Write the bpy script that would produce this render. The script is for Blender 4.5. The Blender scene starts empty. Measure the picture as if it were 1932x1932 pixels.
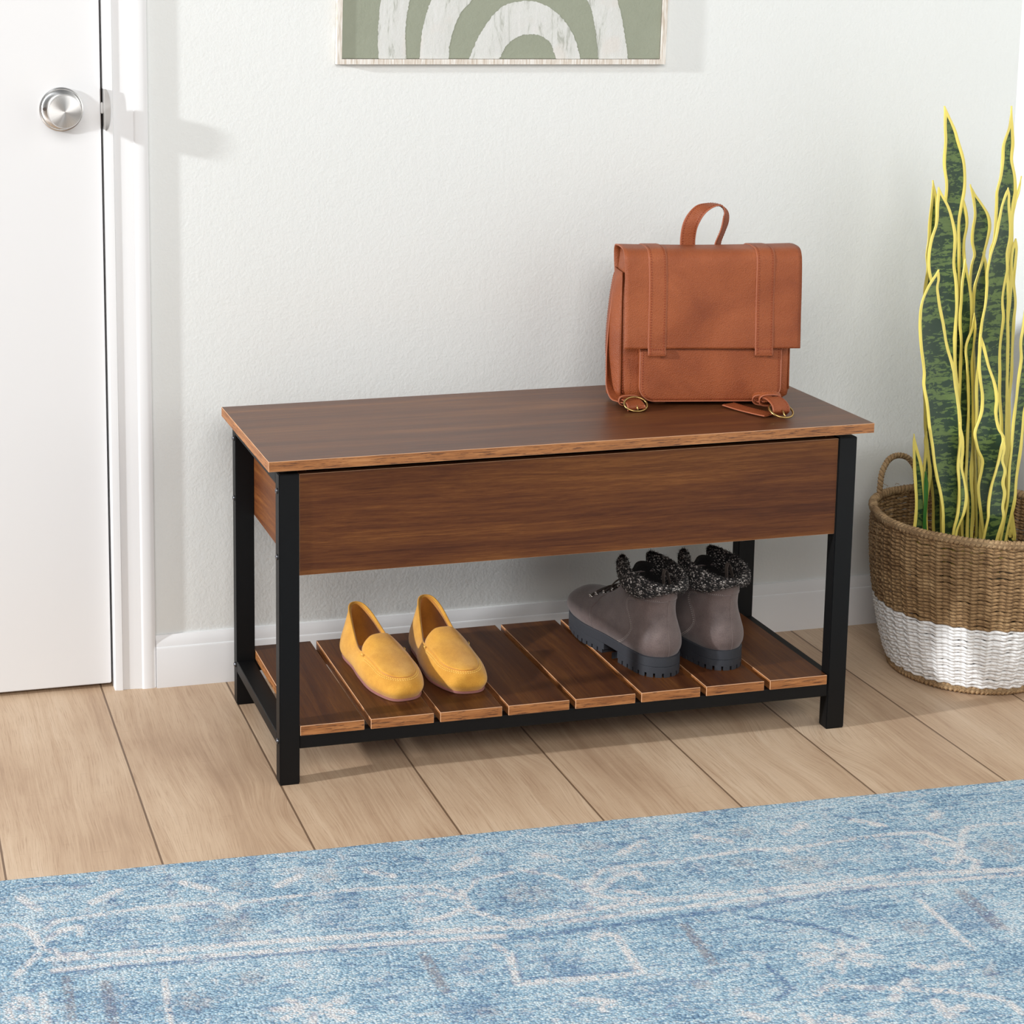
import bpy, bmesh, math, random
import numpy as np
from mathutils import Vector, Matrix, noise
from mathutils.bvhtree import BVHTree

random.seed(7)
rng = np.random.default_rng(5)
PI = math.pi
scene = bpy.context.scene
COL = scene.collection


# ------------------------------------------------------------------ helpers
def srgb(r, g, b):
    def f(c):
        c /= 255.0
        return c / 12.92 if c <= 0.04045 else ((c + 0.055) / 1.055) ** 2.4
    return (f(r), f(g), f(b), 1.0)


def empty(name, loc=(0, 0, 0), rotz=0.0, label=None, cat=None, group=None):
    o = bpy.data.objects.new(name, None)
    COL.objects.link(o)
    o.empty_display_size = 0.05
    o.location = loc
    o.rotation_euler = (0, 0, rotz)
    if label:
        o['label'] = label
    if cat:
        o['category'] = cat
    if group:
        o['group'] = group
    return o


def link_mesh(name, me, mats, parent=None, smooth=False):
    if not isinstance(mats, (list, tuple)):
        mats = [mats]
    for m in mats:
        me.materials.append(m)
    if smooth:
        me.polygons.foreach_set('use_smooth', [True] * len(me.polygons))
    o = bpy.data.objects.new(name, me)
    COL.objects.link(o)
    if parent is not None:
        o.parent = parent
    return o


def obj(name, bm, mats, parent=None, smooth=False, auto=None):
    bmesh.ops.recalc_face_normals(bm, faces=bm.faces[:])
    me = bpy.data.meshes.new(name)
    bm.to_mesh(me)
    bm.free()
    o = link_mesh(name, me, mats, parent, smooth or auto is not None)
    if auto is not None:
        bm2 = bmesh.new()
        bm2.from_mesh(me)
        for e in bm2.edges:
            if len(e.link_faces) == 2 and e.calc_face_angle(0) > auto:
                e.smooth = False
        bm2.to_mesh(me)
        bm2.free()
    return o


def structure(o):
    o['kind'] = 'structure'
    return o


def mesh_from(name, verts, faces, mats, parent=None, smooth=False, uvs=None, matidx=None):
    me = bpy.data.meshes.new(name)
    me.from_pydata([tuple(v) for v in verts], [], faces)
    me.update()
    if uvs is not None:
        ul = me.uv_layers.new(name='UVMap')
        li = np.empty(len(me.loops), dtype=np.int32)
        me.loops.foreach_get('vertex_index', li)
        ul.data.foreach_set('uv', np.asarray(uvs, dtype=np.float32)[li].ravel())
    if matidx is not None:
        me.polygons.foreach_set('material_index', matidx)
    return link_mesh(name, me, mats, parent, smooth)


def add_box(bm, x0, x1, y0, y1, z0, z1, mi=0):
    vs = [bm.verts.new(p) for p in ((x0, y0, z0), (x1, y0, z0), (x1, y1, z0), (x0, y1, z0),
                                    (x0, y0, z1), (x1, y0, z1), (x1, y1, z1), (x0, y1, z1))]
    fs = []
    for q in ((0, 3, 2, 1), (4, 5, 6, 7), (0, 1, 5, 4), (1, 2, 6, 5), (2, 3, 7, 6), (3, 0, 4, 7)):
        f = bm.faces.new([vs[i] for i in q])
        f.material_index = mi
        fs.append(f)
    return vs, fs


def box_obj(name, x0, x1, y0, y1, z0, z1, mats, parent=None, bevel=0.0, seg=1, classify=None):
    bm = bmesh.new()
    add_box(bm, x0, x1, y0, y1, z0, z1)
    if bevel:
        r = bmesh.ops.bevel(bm, geom=bm.edges[:], offset=bevel, segments=seg, affect='EDGES')
    bmesh.ops.recalc_face_normals(bm, faces=bm.faces[:])
    if classify:
        for f in bm.faces:
            f.normal_update()
            f.material_index = classify(f.normal)
    return obj(name, bm, mats, parent)


def tube_data(pts, rad, n=8, closed=False, cap=True):
    """verts, faces of a tube along pts; rad number or list"""
    P = [Vector(p) for p in pts]
    m = len(P)
    R = rad if isinstance(rad, (list, tuple, np.ndarray)) else [rad] * m
    verts, faces = [], []
    prev = None
    for i in range(m):
        if closed:
            t = P[(i + 1) % m] - P[i - 1]
        else:
            t = P[min(i + 1, m - 1)] - P[max(i - 1, 0)]
        t.normalize()
        if prev is None:
            a = Vector((0, 0, 1)) if abs(t.z) < 0.9 else Vector((1, 0, 0))
            u = t.cross(a).normalized()
        else:
            u = (prev - t * prev.dot(t)).normalized()
        prev = u
        w = t.cross(u)
        for k in range(n):
            an = 2 * PI * k / n
            verts.append(P[i] + (u * math.cos(an) + w * math.sin(an)) * R[i])
    M = m if closed else m - 1
    for i in range(M):
        j = (i + 1) % m
        for k in range(n):
            k2 = (k + 1) % n
            faces.append((i * n + k, i * n + k2, j * n + k2, j * n + k))
    if cap and not closed:
        faces.append(tuple(range(n - 1, -1, -1)))
        faces.append(tuple(range((m - 1) * n, m * n)))
    return verts, faces


def add_data(bm, verts, faces, mi=0):
    vs = [bm.verts.new(v) for v in verts]
    for f in faces:
        try:
            nf = bm.faces.new([vs[i] for i in f])
            nf.material_index = mi
            nf.smooth = True
        except ValueError:
            pass


def add_tube(bm, pts, rad, n=8, closed=False, mi=0):
    v, f = tube_data(pts, rad, n, closed)
    add_data(bm, v, f, mi)


def add_ball(bm, c, r, mi=0, sc=(1, 1, 1), u=10, v=6):
    m = Matrix.Translation(Vector(c)) @ Matrix.Diagonal((r * sc[0], r * sc[1], r * sc[2], 1))
    g = bmesh.ops.create_uvsphere(bm, u_segments=u, v_segments=v, radius=1, matrix=m)
    for ve in g['verts']:
        for f in ve.link_faces:
            f.material_index = mi
            f.smooth = True


def crv(pts, k=8, closed=False):
    """catmull-rom resample"""
    P = [Vector(p) for p in pts]
    n = len(P)
    out = []
    for i in range(n if closed else n - 1):
        if closed:
            a, b, c, d = P[i - 1], P[i], P[(i + 1) % n], P[(i + 2) % n]
        else:
            a, b, c, d = P[max(i - 1, 0)], P[i], P[i + 1], P[min(i + 2, n - 1)]
        for j in range(k):
            t = j / k
            out.append(0.5 * ((2 * b) + (c - a) * t + (2 * a - 5 * b + 4 * c - d) * t * t + (3 * b - a - 3 * c + d) * t ** 3))
    if not closed:
        out.append(P[-1].copy())
    return out


def ribbon(bm, pts, sides, width, thick, mi=0, k=6, closed=False):
    """flat strap along pts; sides = width direction per control point; returns sampled centre, side, normal"""
    C = crv(pts, k, closed)
    S = crv(sides, k, closed)
    W = crv([(w, 0, 0) for w in width], k, closed) if isinstance(width, (list, tuple)) else None
    rows, frames = [], []
    n = len(C)
    for i in range(n):
        t = (C[(i + 1) % n] - C[i - 1]) if closed else (C[min(i + 1, n - 1)] - C[max(i - 1, 0)])
        t.normalize()
        s = (S[i] - t * S[i].dot(t)).normalized()
        nn = t.cross(s).normalized()
        w = (W[i].x if W else width) / 2
        h = thick / 2
        e = min(h * 0.8, w * 0.3)
        cs = [(-w, -h + e * .6), (-w + e, -h), (w - e, -h), (w, -h + e * .6), (w, h - e * .6), (w - e, h), (-w + e, h), (-w, h - e * .6)]
        rows.append([bm.verts.new(C[i] + s * a + nn * b) for a, b in cs])
        frames.append((C[i], s, nn, w, h, t))
    for i in range(n if closed else n - 1):
        a, b = rows[i], rows[(i + 1) % n]
        for j in range(8):
            f = bm.faces.new((a[j], a[(j + 1) % 8], b[(j + 1) % 8], b[j]))
            f.material_index = mi
            f.smooth = False
    if not closed:
        for r in (rows[0][::-1], rows[-1]):
            f = bm.faces.new(r)
            f.material_index = mi
    return frames


def dashes(bm, P, Nn, mi, length=0.0026, gap=0.0016, r=0.00042):
    """stitches along polyline P with normals Nn"""
    r *= 1.3
    acc = 0.0
    seg = []
    d = [0.0]
    for i in range(1, len(P)):
        d.append(d[-1] + (P[i] - P[i - 1]).length)
    tot = d[-1]
    s = 0.0

    def at(x):
        i = min(max(np.searchsorted(d, x) - 1, 0), len(P) - 2)
        q = (x - d[i]) / max(d[i + 1] - d[i], 1e-9)
        return P[i].lerp(P[i + 1], q), Nn[i].lerp(Nn[i + 1], q)
    while s + length < tot:
        a, na = at(s)
        b, nb = at(s + length)
        t = (b - a).normalized()
        nn = na.normalized()
        w = t.cross(nn).normalized() * r
        up = nn * r * 1.1
        lo = -nn * r * 0.8
        c = (a + b) / 2
        v = [a + lo, b + lo, c + w + up * .3, c - w + up * .3, c + up]
        vs = [bm.verts.new(x) for x in (a + lo, a.lerp(c, .35) + w + up * .4, b.lerp(c, .35) + w + up * .4, b + lo,
                                        b.lerp(c, .35) - w + up * .4, a.lerp(c, .35) - w + up * .4, a.lerp(c, .35) + up, b.lerp(c, .35) + up)]
        for q in ((0, 1, 6), (0, 6, 5), (3, 7, 2), (3, 4, 7), (1, 2, 7, 6), (6, 7, 4, 5)):
            f = bm.faces.new([vs[i] for i in q])
            f.material_index = mi
        s += length + gap


# ------------------------------------------------------------------ node helpers
class NT:
    def __init__(self, name):
        self.m = bpy.data.materials.new(name)
        self.m.use_nodes = True
        self.t = self.m.node_tree
        self.t.nodes.clear()
        self.out = self.t.nodes.new('ShaderNodeOutputMaterial')
        self.b = self.t.nodes.new('ShaderNodeBsdfPrincipled')
        self.t.links.new(self.b.outputs[0], self.out.inputs[0])

    def L(self, a, b):
        self.t.links.new(a, b)

    def n(self, kind, **kw):
        nd = self.t.nodes.new('ShaderNode' + kind)
        for k, v in kw.items():
            setattr(nd, k, v)
        return nd

    def setin(self, sock, v):
        if isinstance(v, bpy.types.NodeSocket):
            self.L(v, sock)
        else:
            sock.default_value = v

    def coord(self, which='Object'):
        return self.n('TexCoord').outputs[which]

    def mapping(self, vec, scale=(1, 1, 1), loc=(0, 0, 0), rot=(0, 0, 0)):
        m = self.n('Mapping')
        self.L(vec, m.inputs['Vector'])
        m.inputs['Scale'].default_value = scale
        self.setin(m.inputs['Location'], loc)
        m.inputs['Rotation'].default_value = rot
        return m.outputs[0]

    def noise(self, vec, scale=5, detail=3, rough=0.5, dist=0.0, out='Fac'):
        n = self.n('TexNoise')
        self.L(vec, n.inputs['Vector'])
        n.inputs['Scale'].default_value = scale
        n.inputs['Detail'].default_value = detail
        n.inputs['Roughness'].default_value = rough
        n.inputs['Distortion'].default_value = dist
        return n.outputs[out]

    def voro(self, vec, scale=5, feature='F1', out='Distance', rand=1.0):
        n = self.n('TexVoronoi', feature=feature)
        self.L(vec, n.inputs['Vector'])
        n.inputs['Scale'].default_value = scale
        n.inputs['Randomness'].default_value = rand
        return n.outputs[out]

    def math(self, op, a, b=0.0, c=0.0, clamp=False):
        n = self.n('Math', operation=op, use_clamp=clamp)
        self.setin(n.inputs[0], a)
        self.setin(n.inputs[1], b)
        self.setin(n.inputs[2], c)
        return n.outputs[0]

    def ramp(self, fac, stops, interp='LINEAR'):
        n = self.n('ValToRGB')
        n.color_ramp.interpolation = interp
        el = n.color_ramp.elements
        while len(el) < len(stops):
            el.new(0.5)
        for e, (p, c) in zip(el, stops):
            e.position = p
            e.color = c if len(c) == 4 else (*c, 1)
        self.L(fac, n.inputs[0])
        return n.outputs[0]

    def step(self, v, lo, hi):
        n = self.n('MapRange', interpolation_type='SMOOTHSTEP')
        self.setin(n.inputs['Value'], v)
        n.inputs['From Min'].default_value = lo
        n.inputs['From Max'].default_value = hi
        return n.outputs[0]

    def mix(self, fac, a, b, mode='MIX'):
        n = self.n('Mix', data_type='RGBA', blend_type=mode)
        self.setin(n.inputs[0], fac)
        self.setin(n.inputs[6], a)
        self.setin(n.inputs[7], b)
        return n.outputs[2]

    def sep(self, vec):
        n = self.n('SeparateXYZ')
        self.L(vec, n.inputs[0])
        return n.outputs

    def comb(self, x=0.0, y=0.0, z=0.0):
        n = self.n('CombineXYZ')
        self.setin(n.inputs[0], x)
        self.setin(n.inputs[1], y)
        self.setin(n.inputs[2], z)
        return n.outputs[0]

    def bump(self, h, strength=0.3, dist=0.001, normal=None):
        n = self.n('Bump')
        self.L(h, n.inputs['Height'])
        n.inputs['Strength'].default_value = strength
        n.inputs['Distance'].default_value = dist
        if normal is not None:
            self.L(normal, n.inputs['Normal'])
        self.L(n.outputs[0], self.b.inputs['Normal'])
        return n.outputs[0]

    def set(self, **kw):
        for k, v in kw.items():
            self.setin(self.b.inputs[k.replace('_', ' ')], v)
        return self


def simple(name, col, rough=0.5, metal=0.0, bump=None, **kw):
    t = NT(name)
    t.set(Base_Color=col, Roughness=rough, Metallic=metal, **kw)
    if bump:
        t.bump(t.noise(t.coord(), bump[0], 3), bump[1], bump[2])
    return t.m


# ------------------------------------------------------------------ materials
def mat_wall():
    t = NT('painted_wall')
    c = t.coord()
    n1 = t.noise(c, 190, 3, 0.55)
    n2 = t.noise(c, 60, 2, 0.5)
    h = t.math('ADD', n1, t.math('MULTIPLY', n2, 0.8))
    col = t.mix(t.noise(c, 3, 2), srgb(222, 223, 220), srgb(226, 227, 225))
    t.set(Base_Color=col, Roughness=0.62)
    t.bump(h, 0.33, 0.0016)
    return t.m


def mat_trim():
    t = NT('white_gloss_trim')
    c = t.coord()
    t.set(Base_Color=srgb(227, 226, 226), Roughness=0.42)
    t.bump(t.noise(c, 40, 3), 0.06, 0.001)
    return t.m


def mat_walnut(name, axis, dark=1.0, rough=0.36, bands=1.0, spec=0.28):
    """axis 0: grain along x, axis 1: grain along y"""
    t = NT(name)
    c0 = t.coord()
    oi = t.n('ObjectInfo').outputs['Random']
    off = t.comb(t.math('MULTIPLY', oi, 3.7), t.math('MULTIPLY', oi, 9.1), t.math('MULTIPLY', oi, 5.3))
    va = t.n('VectorMath', operation='ADD')
    t.L(c0, va.inputs[0])
    t.L(off, va.inputs[1])
    c = va.outputs[0]

    def S(a, b):
        return (a, b, b) if axis == 0 else (b, a, b)
    warp = t.noise(t.mapping(c, S(2.2, 7)), 1.0, 2, 0.5, out='Color')
    wv = t.n('VectorMath', operation='MULTIPLY_ADD')
    t.L(warp, wv.inputs[0])
    wv.inputs[1].default_value = (0.035, 0.035, 0.035)
    t.L(c, wv.inputs[2])
    w = wv.outputs[0]
    broad = t.noise(t.mapping(w, S(1.5, 26)), 1.0, 4, 0.55, 0.2)
    mid = t.noise(t.mapping(w, S(4, 210)), 1.0, 5, 0.7)
    fine = t.noise(t.mapping(c, S(26, 700)), 1.0, 3, 0.7)
    pores = t.noise(t.mapping(c, S(60, 1500)), 1.0, 2, 0.6)
    f = t.math('ADD', t.math('MULTIPLY', broad, 0.44 * bands), t.math('MULTIPLY', mid, 0.36))
    f = t.math('ADD', f, t.math('MULTIPLY', fine, 0.24))
    f = t.math('ADD', f, 0.52 * (1 - bands) * 0.5)
    col = t.ramp(f, [(0.34, srgb(60 * dark, 30 * dark, 17 * dark)), (0.46, srgb(86 * dark, 46 * dark, 24 * dark)),
                     (0.56, srgb(107 * dark, 62 * dark, 30 * dark)), (0.70, srgb(142 * dark, 90 * dark, 44 * dark))])
    col = t.mix(t.math('MULTIPLY', t.step(pores, 0.60, 0.72), 0.35), col, srgb(38, 20, 14))
    t.set(Base_Color=col, Roughness=t.math('ADD', rough, t.math('MULTIPLY', fine, 0.10)), Specular_IOR_Level=spec)
    t.bump(t.math('ADD', fine, pores), 0.10, 0.0006)
    return t.m


def mat_edge(name, axis):
    t = NT(name)
    c = t.coord()

    def S(a, b):
        return (a, b, b) if axis == 0 else (b, a, b)
    a = t.noise(t.mapping(c, S(12, 160)), 1.0, 4, 0.6)
    fl = t.noise(t.mapping(c, S(34, 620)), 1.0, 3, 0.65, 0.15)
    col = t.ramp(a, [(0.3, srgb(132, 80, 40)), (0.5, srgb(158, 101, 54)), (0.7, srgb(180, 122, 72))])
    col = t.mix(t.math('MULTIPLY', t.step(fl, 0.545, 0.61), 0.85), col, srgb(78, 42, 22))
    t.set(Base_Color=col, Roughness=0.5)
    return t.m


def mat_floor():
    t = NT('oak_plank_floor')
    c = t.coord()
    x, y, z = t.sep(c)
    W = 0.2195
    u = t.math('DIVIDE', t.math('ADD', x, 0.917 + 10 * W), W)
    idx = t.math('FLOOR', u)
    fr = t.math('FRACT', u)
    edge = t.math('MINIMUM', fr, t.math('SUBTRACT', 1.0, fr))
    wn = t.n('TexWhiteNoise', noise_dimensions='1D')
    t.L(idx, wn.inputs['W'])
    rnd = wn.outputs['Value']
    off = t.comb(t.math('MULTIPLY', rnd, 7.0), t.math('MULTIPLY', rnd, 31.0), t.math('MULTIPLY', idx, 3.1))
    va = t.n('VectorMath', operation='ADD')
    t.L(c, va.inputs[0])
    t.L(off, va.inputs[1])
    p = va.outputs[0]
    # knots bend the grain
    kn = t.voro(t.mapping(p, (3.4, 2.3, 1)), 1.0)
    knf = t.math('SUBTRACT', 1.0, t.step(kn, 0.0, 0.34))
    wcol = t.noise(t.mapping(p, (7, 2.4, 1)), 1.0, 2, 0.5, out='Color')
    wv = t.n('VectorMath', operation='MULTIPLY_ADD')
    t.L(wcol, wv.inputs[0])
    wv.inputs[1].default_value = (0.040, 0.08, 0)
    t.L(p, wv.inputs[2])
    px, py, pz = t.sep(wv.outputs[0])
    px2 = t.math('ADD', px, t.math('MULTIPLY', knf, 0.035))
    q = t.comb(px2, py, pz)
    rings = t.noise(t.mapping(q, (34, 1.5, 1)), 1.0, 4, 0.62)
    lines = t.noise(t.mapping(q, (230, 3.5, 1)), 1.0, 4, 0.7)
    fine = t.noise(t.mapping(q, (650, 16, 1)), 1.0, 3, 0.7)
    blot = t.noise(t.mapping(p, (6, 2.6, 1)), 1.0, 3, 0.55)
    f = t.math('ADD', t.math('MULTIPLY', rings, 0.32), t.math('MULTIPLY', blot, 0.46))
    f = t.math('ADD', f, t.math('MULTIPLY', lines, 0.30))
    f = t.math('SUBTRACT', f, 0.03)
    f = t.math('ADD', f, t.math('MULTIPLY', t.math('SUBTRACT', rnd, 0.5), 0.07))
    col = t.ramp(f, [(0.34, srgb(160, 130, 104)), (0.47, srgb(183, 154, 126)), (0.57, srgb(197, 170, 142)), (0.70, srgb(208, 184, 158))])
    col = t.mix(t.math('MULTIPLY', t.step(fine, 0.50, 0.66), 0.42), col, srgb(146, 114, 88))
    kcore = t.math('SUBTRACT', 1.0, t.step(t.math('ADD', kn, t.math('MULTIPLY', lines, 0.10)), 0.04, 0.17))
    col = t.mix(t.math('MULTIPLY', kcore, 0.50), col, srgb(122, 88, 62))
    cross = t.noise(t.mapping(p, (28, 260, 1)), 1.0, 2, 0.5)
    col = t.mix(t.math('MULTIPLY', t.step(cross, 0.66, 0.72), 0.12), col, srgb(120, 90, 66))
    seam = t.math('SUBTRACT', 1.0, t.step(edge, 0.004, 0.010))
    col = t.mix(t.math('MULTIPLY', seam, 0.85), col, srgb(92, 66, 46))
    t.set(Base_Color=col, Roughness=t.math('ADD', 0.42, t.math('MULTIPLY', lines, 0.12)))
    h = t.math('SUBTRACT', t.math('ADD', t.math('MULTIPLY', fine, 0.10), t.math('MULTIPLY', lines, 0.12)), t.math('MULTIPLY', seam, 1.6))
    t.bump(h, 0.35, 0.0012)
    return t.m


def mat_leather():
    t = NT('tan_leather')
    c = t.coord()
    big = t.noise(c, 9, 3, 0.55, 0.5)
    gr = t.voro(t.mapping(c, (1, 1, 1)), 360, 'DISTANCE_TO_EDGE')
    wr = t.noise(t.mapping(c, (1, 1, 1.6)), 240, 4, 0.6, 0.8)
    col = t.ramp(big, [(0.30, srgb(124, 60, 30)), (0.5, srgb(140, 72, 38)), (0.70, srgb(153, 82, 46))])
    col = t.mix(t.math('MULTIPLY', t.step(wr, 0.52, 0.7), 0.25), col, srgb(118, 56, 30))
    t.set(Base_Color=col, Roughness=0.50, Specular_IOR_Level=0.3)
    t.bump(t.math('ADD', t.math('MULTIPLY', gr, 1.5), wr), 0.55, 0.0010)
    return t.m


def mat_suede(name, cols, scale=900, wet=0.0):
    t = NT(name)
    c = t.coord()
    a = t.noise(c, 30, 3, 0.6)
    b = t.noise(c, scale, 3, 0.7)
    f = t.math('ADD', t.math('MULTIPLY', a, 0.5), t.math('MULTIPLY', b, 0.5))
    col = t.ramp(f, [(0.36, srgb(*cols[0])), (0.5, srgb(*cols[1])), (0.64, srgb(*cols[2]))])
    t.set(Base_Color=col, Roughness=0.85)
    t.b.inputs['Sheen Weight'].default_value = 0.25
    t.b.inputs['Sheen Roughness'].default_value = 0.5
    t.bump(b, 0.35, 0.0006)
    return t.m


def mat_knit():
    t = NT('marled_knit')
    c = t.coord()
    c = t.mapping(c, (1, 1, 1.7))
    v = t.voro(c, 300, out='Distance')
    vc = t.n('TexVoronoi')
    t.L(c, vc.inputs['Vector'])
    vc.inputs['Scale'].default_value = 300
    s = t.sep(vc.outputs['Color'])
    col = t.ramp(s[0], [(0.0, srgb(22, 20, 20)), (0.40, srgb(56, 50, 48)), (0.60, srgb(116, 108, 104)), (0.80, srgb(190, 182, 176))], 'CONSTANT')
    col = t.mix(t.step(v, 0.35, 0.75), col, srgb(14, 12, 12))
    t.set(Base_Color=col, Roughness=0.95)
    t.bump(t.math('SUBTRACT', 1.0, v), 0.9, 0.002)
    return t.m


def mat_rope(name, cols, stripes, bstr=0.8):
    """uv.x = length along rope (m), uv.y = 0..1 around"""
    t = NT(name)
    uv = t.coord('UV')
    ux, uy, _ = t.sep(uv)
    c = t.coord()
    ph = t.math('ADD', t.math('MULTIPLY', ux, stripes), t.math('MULTIPLY', uy, 2.0))
    sn = t.math('SINE', t.math('MULTIPLY', ph, 2 * PI))
    fib = t.noise(t.comb(t.math('MULTIPLY', ph, 3.0), t.math('MULTIPLY', t.math('SUBTRACT', ux, t.math('MULTIPLY', uy, 0.004)), 160.0), 0.0), 4.0, 3, 0.7)
    big = t.noise(c, 26, 3, 0.6)
    f = t.math('ADD', t.math('MULTIPLY', fib, 0.6), t.math('MULTIPLY', big, 0.4))
    col = t.ramp(f, [(0.34, srgb(*cols[0])), (0.5, srgb(*cols[1])), (0.66, srgb(*cols[2]))])
    col = t.mix(t.math('MULTIPLY', t.step(t.math('MULTIPLY', sn, -1.0), 0.55, 1.0), 0.55), col, srgb(*cols[3]))
    t.set(Base_Color=col, Roughness=0.8)
    t.bump(t.math('ADD', t.math('MULTIPLY', sn, 0.6), t.math('MULTIPLY', fib, 0.8)), bstr, 0.0016)
    return t.m


def mat_leaf():
    t = NT('variegated_leaf')
    uv = t.coord('UV')
    ex, ly, _ = t.sep(uv)      # ex: distance from the leaf edge in cm, ly: length in m
    c = t.coord()
    n1 = t.noise(t.mapping(c, (60, 60, 130)), 1.0, 4, 0.65, 0.9)
    n2 = t.noise(t.mapping(c, (16, 16, 75)), 1.0, 3, 0.55, 1.2)
    f = t.math('ADD', t.math('MULTIPLY', n1, 0.55), t.math('MULTIPLY', n2, 0.5))
    gcol = t.ramp(f, [(0.0, srgb(34, 52, 36)), (0.525, srgb(36, 58, 38)), (0.545, srgb(86, 106, 54)), (1.0, srgb(112, 130, 74))])
    wob = t.math('MULTIPLY', t.math('SUBTRACT', t.noise(c, 40, 2), 0.5), 0.16)
    e = t.math('ADD', ex, wob)
    col = t.mix(t.step(e, 0.52, 0.56), srgb(232, 212, 106), gcol)
    line = t.math('MULTIPLY', t.step(e, 0.52, 0.56), t.math('SUBTRACT', 1.0, t.step(e, 0.60, 0.66)))
    col = t.mix(t.math('MULTIPLY', line, 0.6), col, srgb(60, 82, 40))
    t.set(Base_Color=col, Roughness=0.34)
    t.bump(t.noise(t.mapping(c, (260, 260, 14)), 1.0, 2), 0.10, 0.0008)
    return t.m


def mat_rug():
    t = NT('blue_distressed_rug')
    c = t.coord()
    at = t.n('Attribute', attribute_name='motif', attribute_type='GEOMETRY')
    cr, cn, cb = t.sep(at.outputs['Color'])
    tuft = t.n('TexVoronoi')
    t.L(t.mapping(c, (1, 1.5, 1)), tuft.inputs['Vector'])
    tuft.inputs['Scale'].default_value = 290
    tr = t.sep(tuft.outputs['Color'])
    streak = t.noise(t.mapping(c, (5, 130, 1)), 1.0, 4, 0.6)
    blot = t.noise(t.mapping(c, (7, 10, 1)), 1.0, 4, 0.6, 0.4)
    f = t.math('ADD', t.math('MULTIPLY', streak, 0.36), t.math('MULTIPLY', blot, 0.40))
    f = t.math('ADD', f, t.math('MULTIPLY', tr[0], 0.24))
    col = t.ramp(f, [(0.31, srgb(84, 114, 144)), (0.41, srgb(124, 156, 178)), (0.51, srgb(162, 190, 204)), (0.62, srgb(206, 216, 219))])
    col = t.mix(t.math('MULTIPLY', t.step(t.math('ADD', t.math('MULTIPLY', streak, 0.7), t.math('MULTIPLY', tr[1], 0.3)), 0.60, 0.72), 0.5), col, srgb(186, 184, 180))
    wear = t.step(t.math('ADD', t.math('MULTIPLY', tr[2], 0.42), t.math('MULTIPLY', t.noise(c, 70, 3), 0.58)), 0.30, 0.48)
    col = t.mix(t.math('MULTIPLY', t.math('MULTIPLY', cb, wear), 0.65), col, srgb(142, 130, 130))
    col = t.mix(t.math('MULTIPLY', t.math('MULTIPLY', cn, wear), 0.62), col, srgb(66, 94, 138))
    col = t.mix(t.math('MULTIPLY', t.math('MULTIPLY', cr, wear), 0.90), col, srgb(226, 219, 214))
    sp = t.noise(t.mapping(c, (34, 46, 1)), 1.0, 2, 0.5, 0.6)
    sp2 = t.noise(t.mapping(c, (30, 60, 1), (3, 7, 0)), 1.0, 2, 0.5, 0.8)
    col = t.mix(t.math('MULTIPLY', t.math('MULTIPLY', t.step(sp, 0.58, 0.67), wear), 0.60), col, srgb(206, 204, 204))
    col = t.mix(t.math('MULTIPLY', t.math('MULTIPLY', t.step(sp2, 0.58, 0.68), wear), 0.5), col, srgb(84, 104, 142))
    fl = t.noise(t.mapping(c, (60, 420, 1)), 1.0, 2, 0.5)
    col = t.mix(t.math('MULTIPLY', t.step(fl, 0.69, 0.74), 0.5), col, srgb(128, 114, 84))
    d = tuft.outputs['Distance']
    col = t.mix(t.math('MULTIPLY', t.step(d, 0.35, 0.7), 0.40), col, srgb(66, 92, 124))
    t.set(Base_Color=col, Roughness=0.95)
    t.bump(t.math('SUBTRACT', 1.0, d), 0.8, 0.0022)
    return t.m


def mat_brushed():
    t = NT('brushed_nickel')
    c = t.coord()
    x, y, z = t.sep(c)
    ang = t.math('ARCTAN2', z, x)
    n = t.noise(t.comb(t.math('MULTIPLY', ang, 8.0), 0.0, 0.0), 4, 4, 0.7)
    tg = t.n('Tangent', direction_type='RADIAL', axis='Y')
    t.set(Base_Color=t.ramp(n, [(0.3, srgb(192, 190, 188)), (0.7, srgb(228, 226, 223))]), Roughness=0.34, Metallic=1.0)
    t.b.inputs['Anisotropic'].default_value = 0.85
    t.L(tg.outputs[0], t.b.inputs['Tangent'])
    return t.m


def mat_canvas(name, col, paint=False):
    t = NT(name)
    c = t.coord()
    n = t.noise(c, 170, 3, 0.6)
    if paint:
        st = t.noise(t.mapping(c, (60, 1, 9)), 1.0, 4, 0.7, 0.8)
        cc = t.ramp(st, [(0.36, srgb(172, 173, 164)), (0.45, srgb(206, 206, 201)), (0.7, srgb(214, 213, 210))])
        cc = t.mix(t.math('MULTIPLY', t.step(t.noise(c, 16, 2), 0.55, 0.7), 0.4), cc, srgb(214, 204, 195))
    else:
        cc = t.mix(t.noise(c, 30, 3), srgb(*[v - 5 for v in col]), srgb(*[v + 4 for v in col]))
    t.set(Base_Color=cc, Roughness=0.8)
    t.bump(n, 0.5, 0.0012)
    return t.m


def mat_frame():
    t = NT('whitewashed_frame')
    c = t.coord()
    a = t.noise(t.mapping(c, (420, 30, 30)), 1.0, 3, 0.6)
    t.set(Base_Color=t.ramp(a, [(0.35, srgb(196, 182, 166)), (0.5, srgb(218, 209, 198)), (0.65, srgb(232, 228, 222))]), Roughness=0.7)
    return t.m


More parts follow.
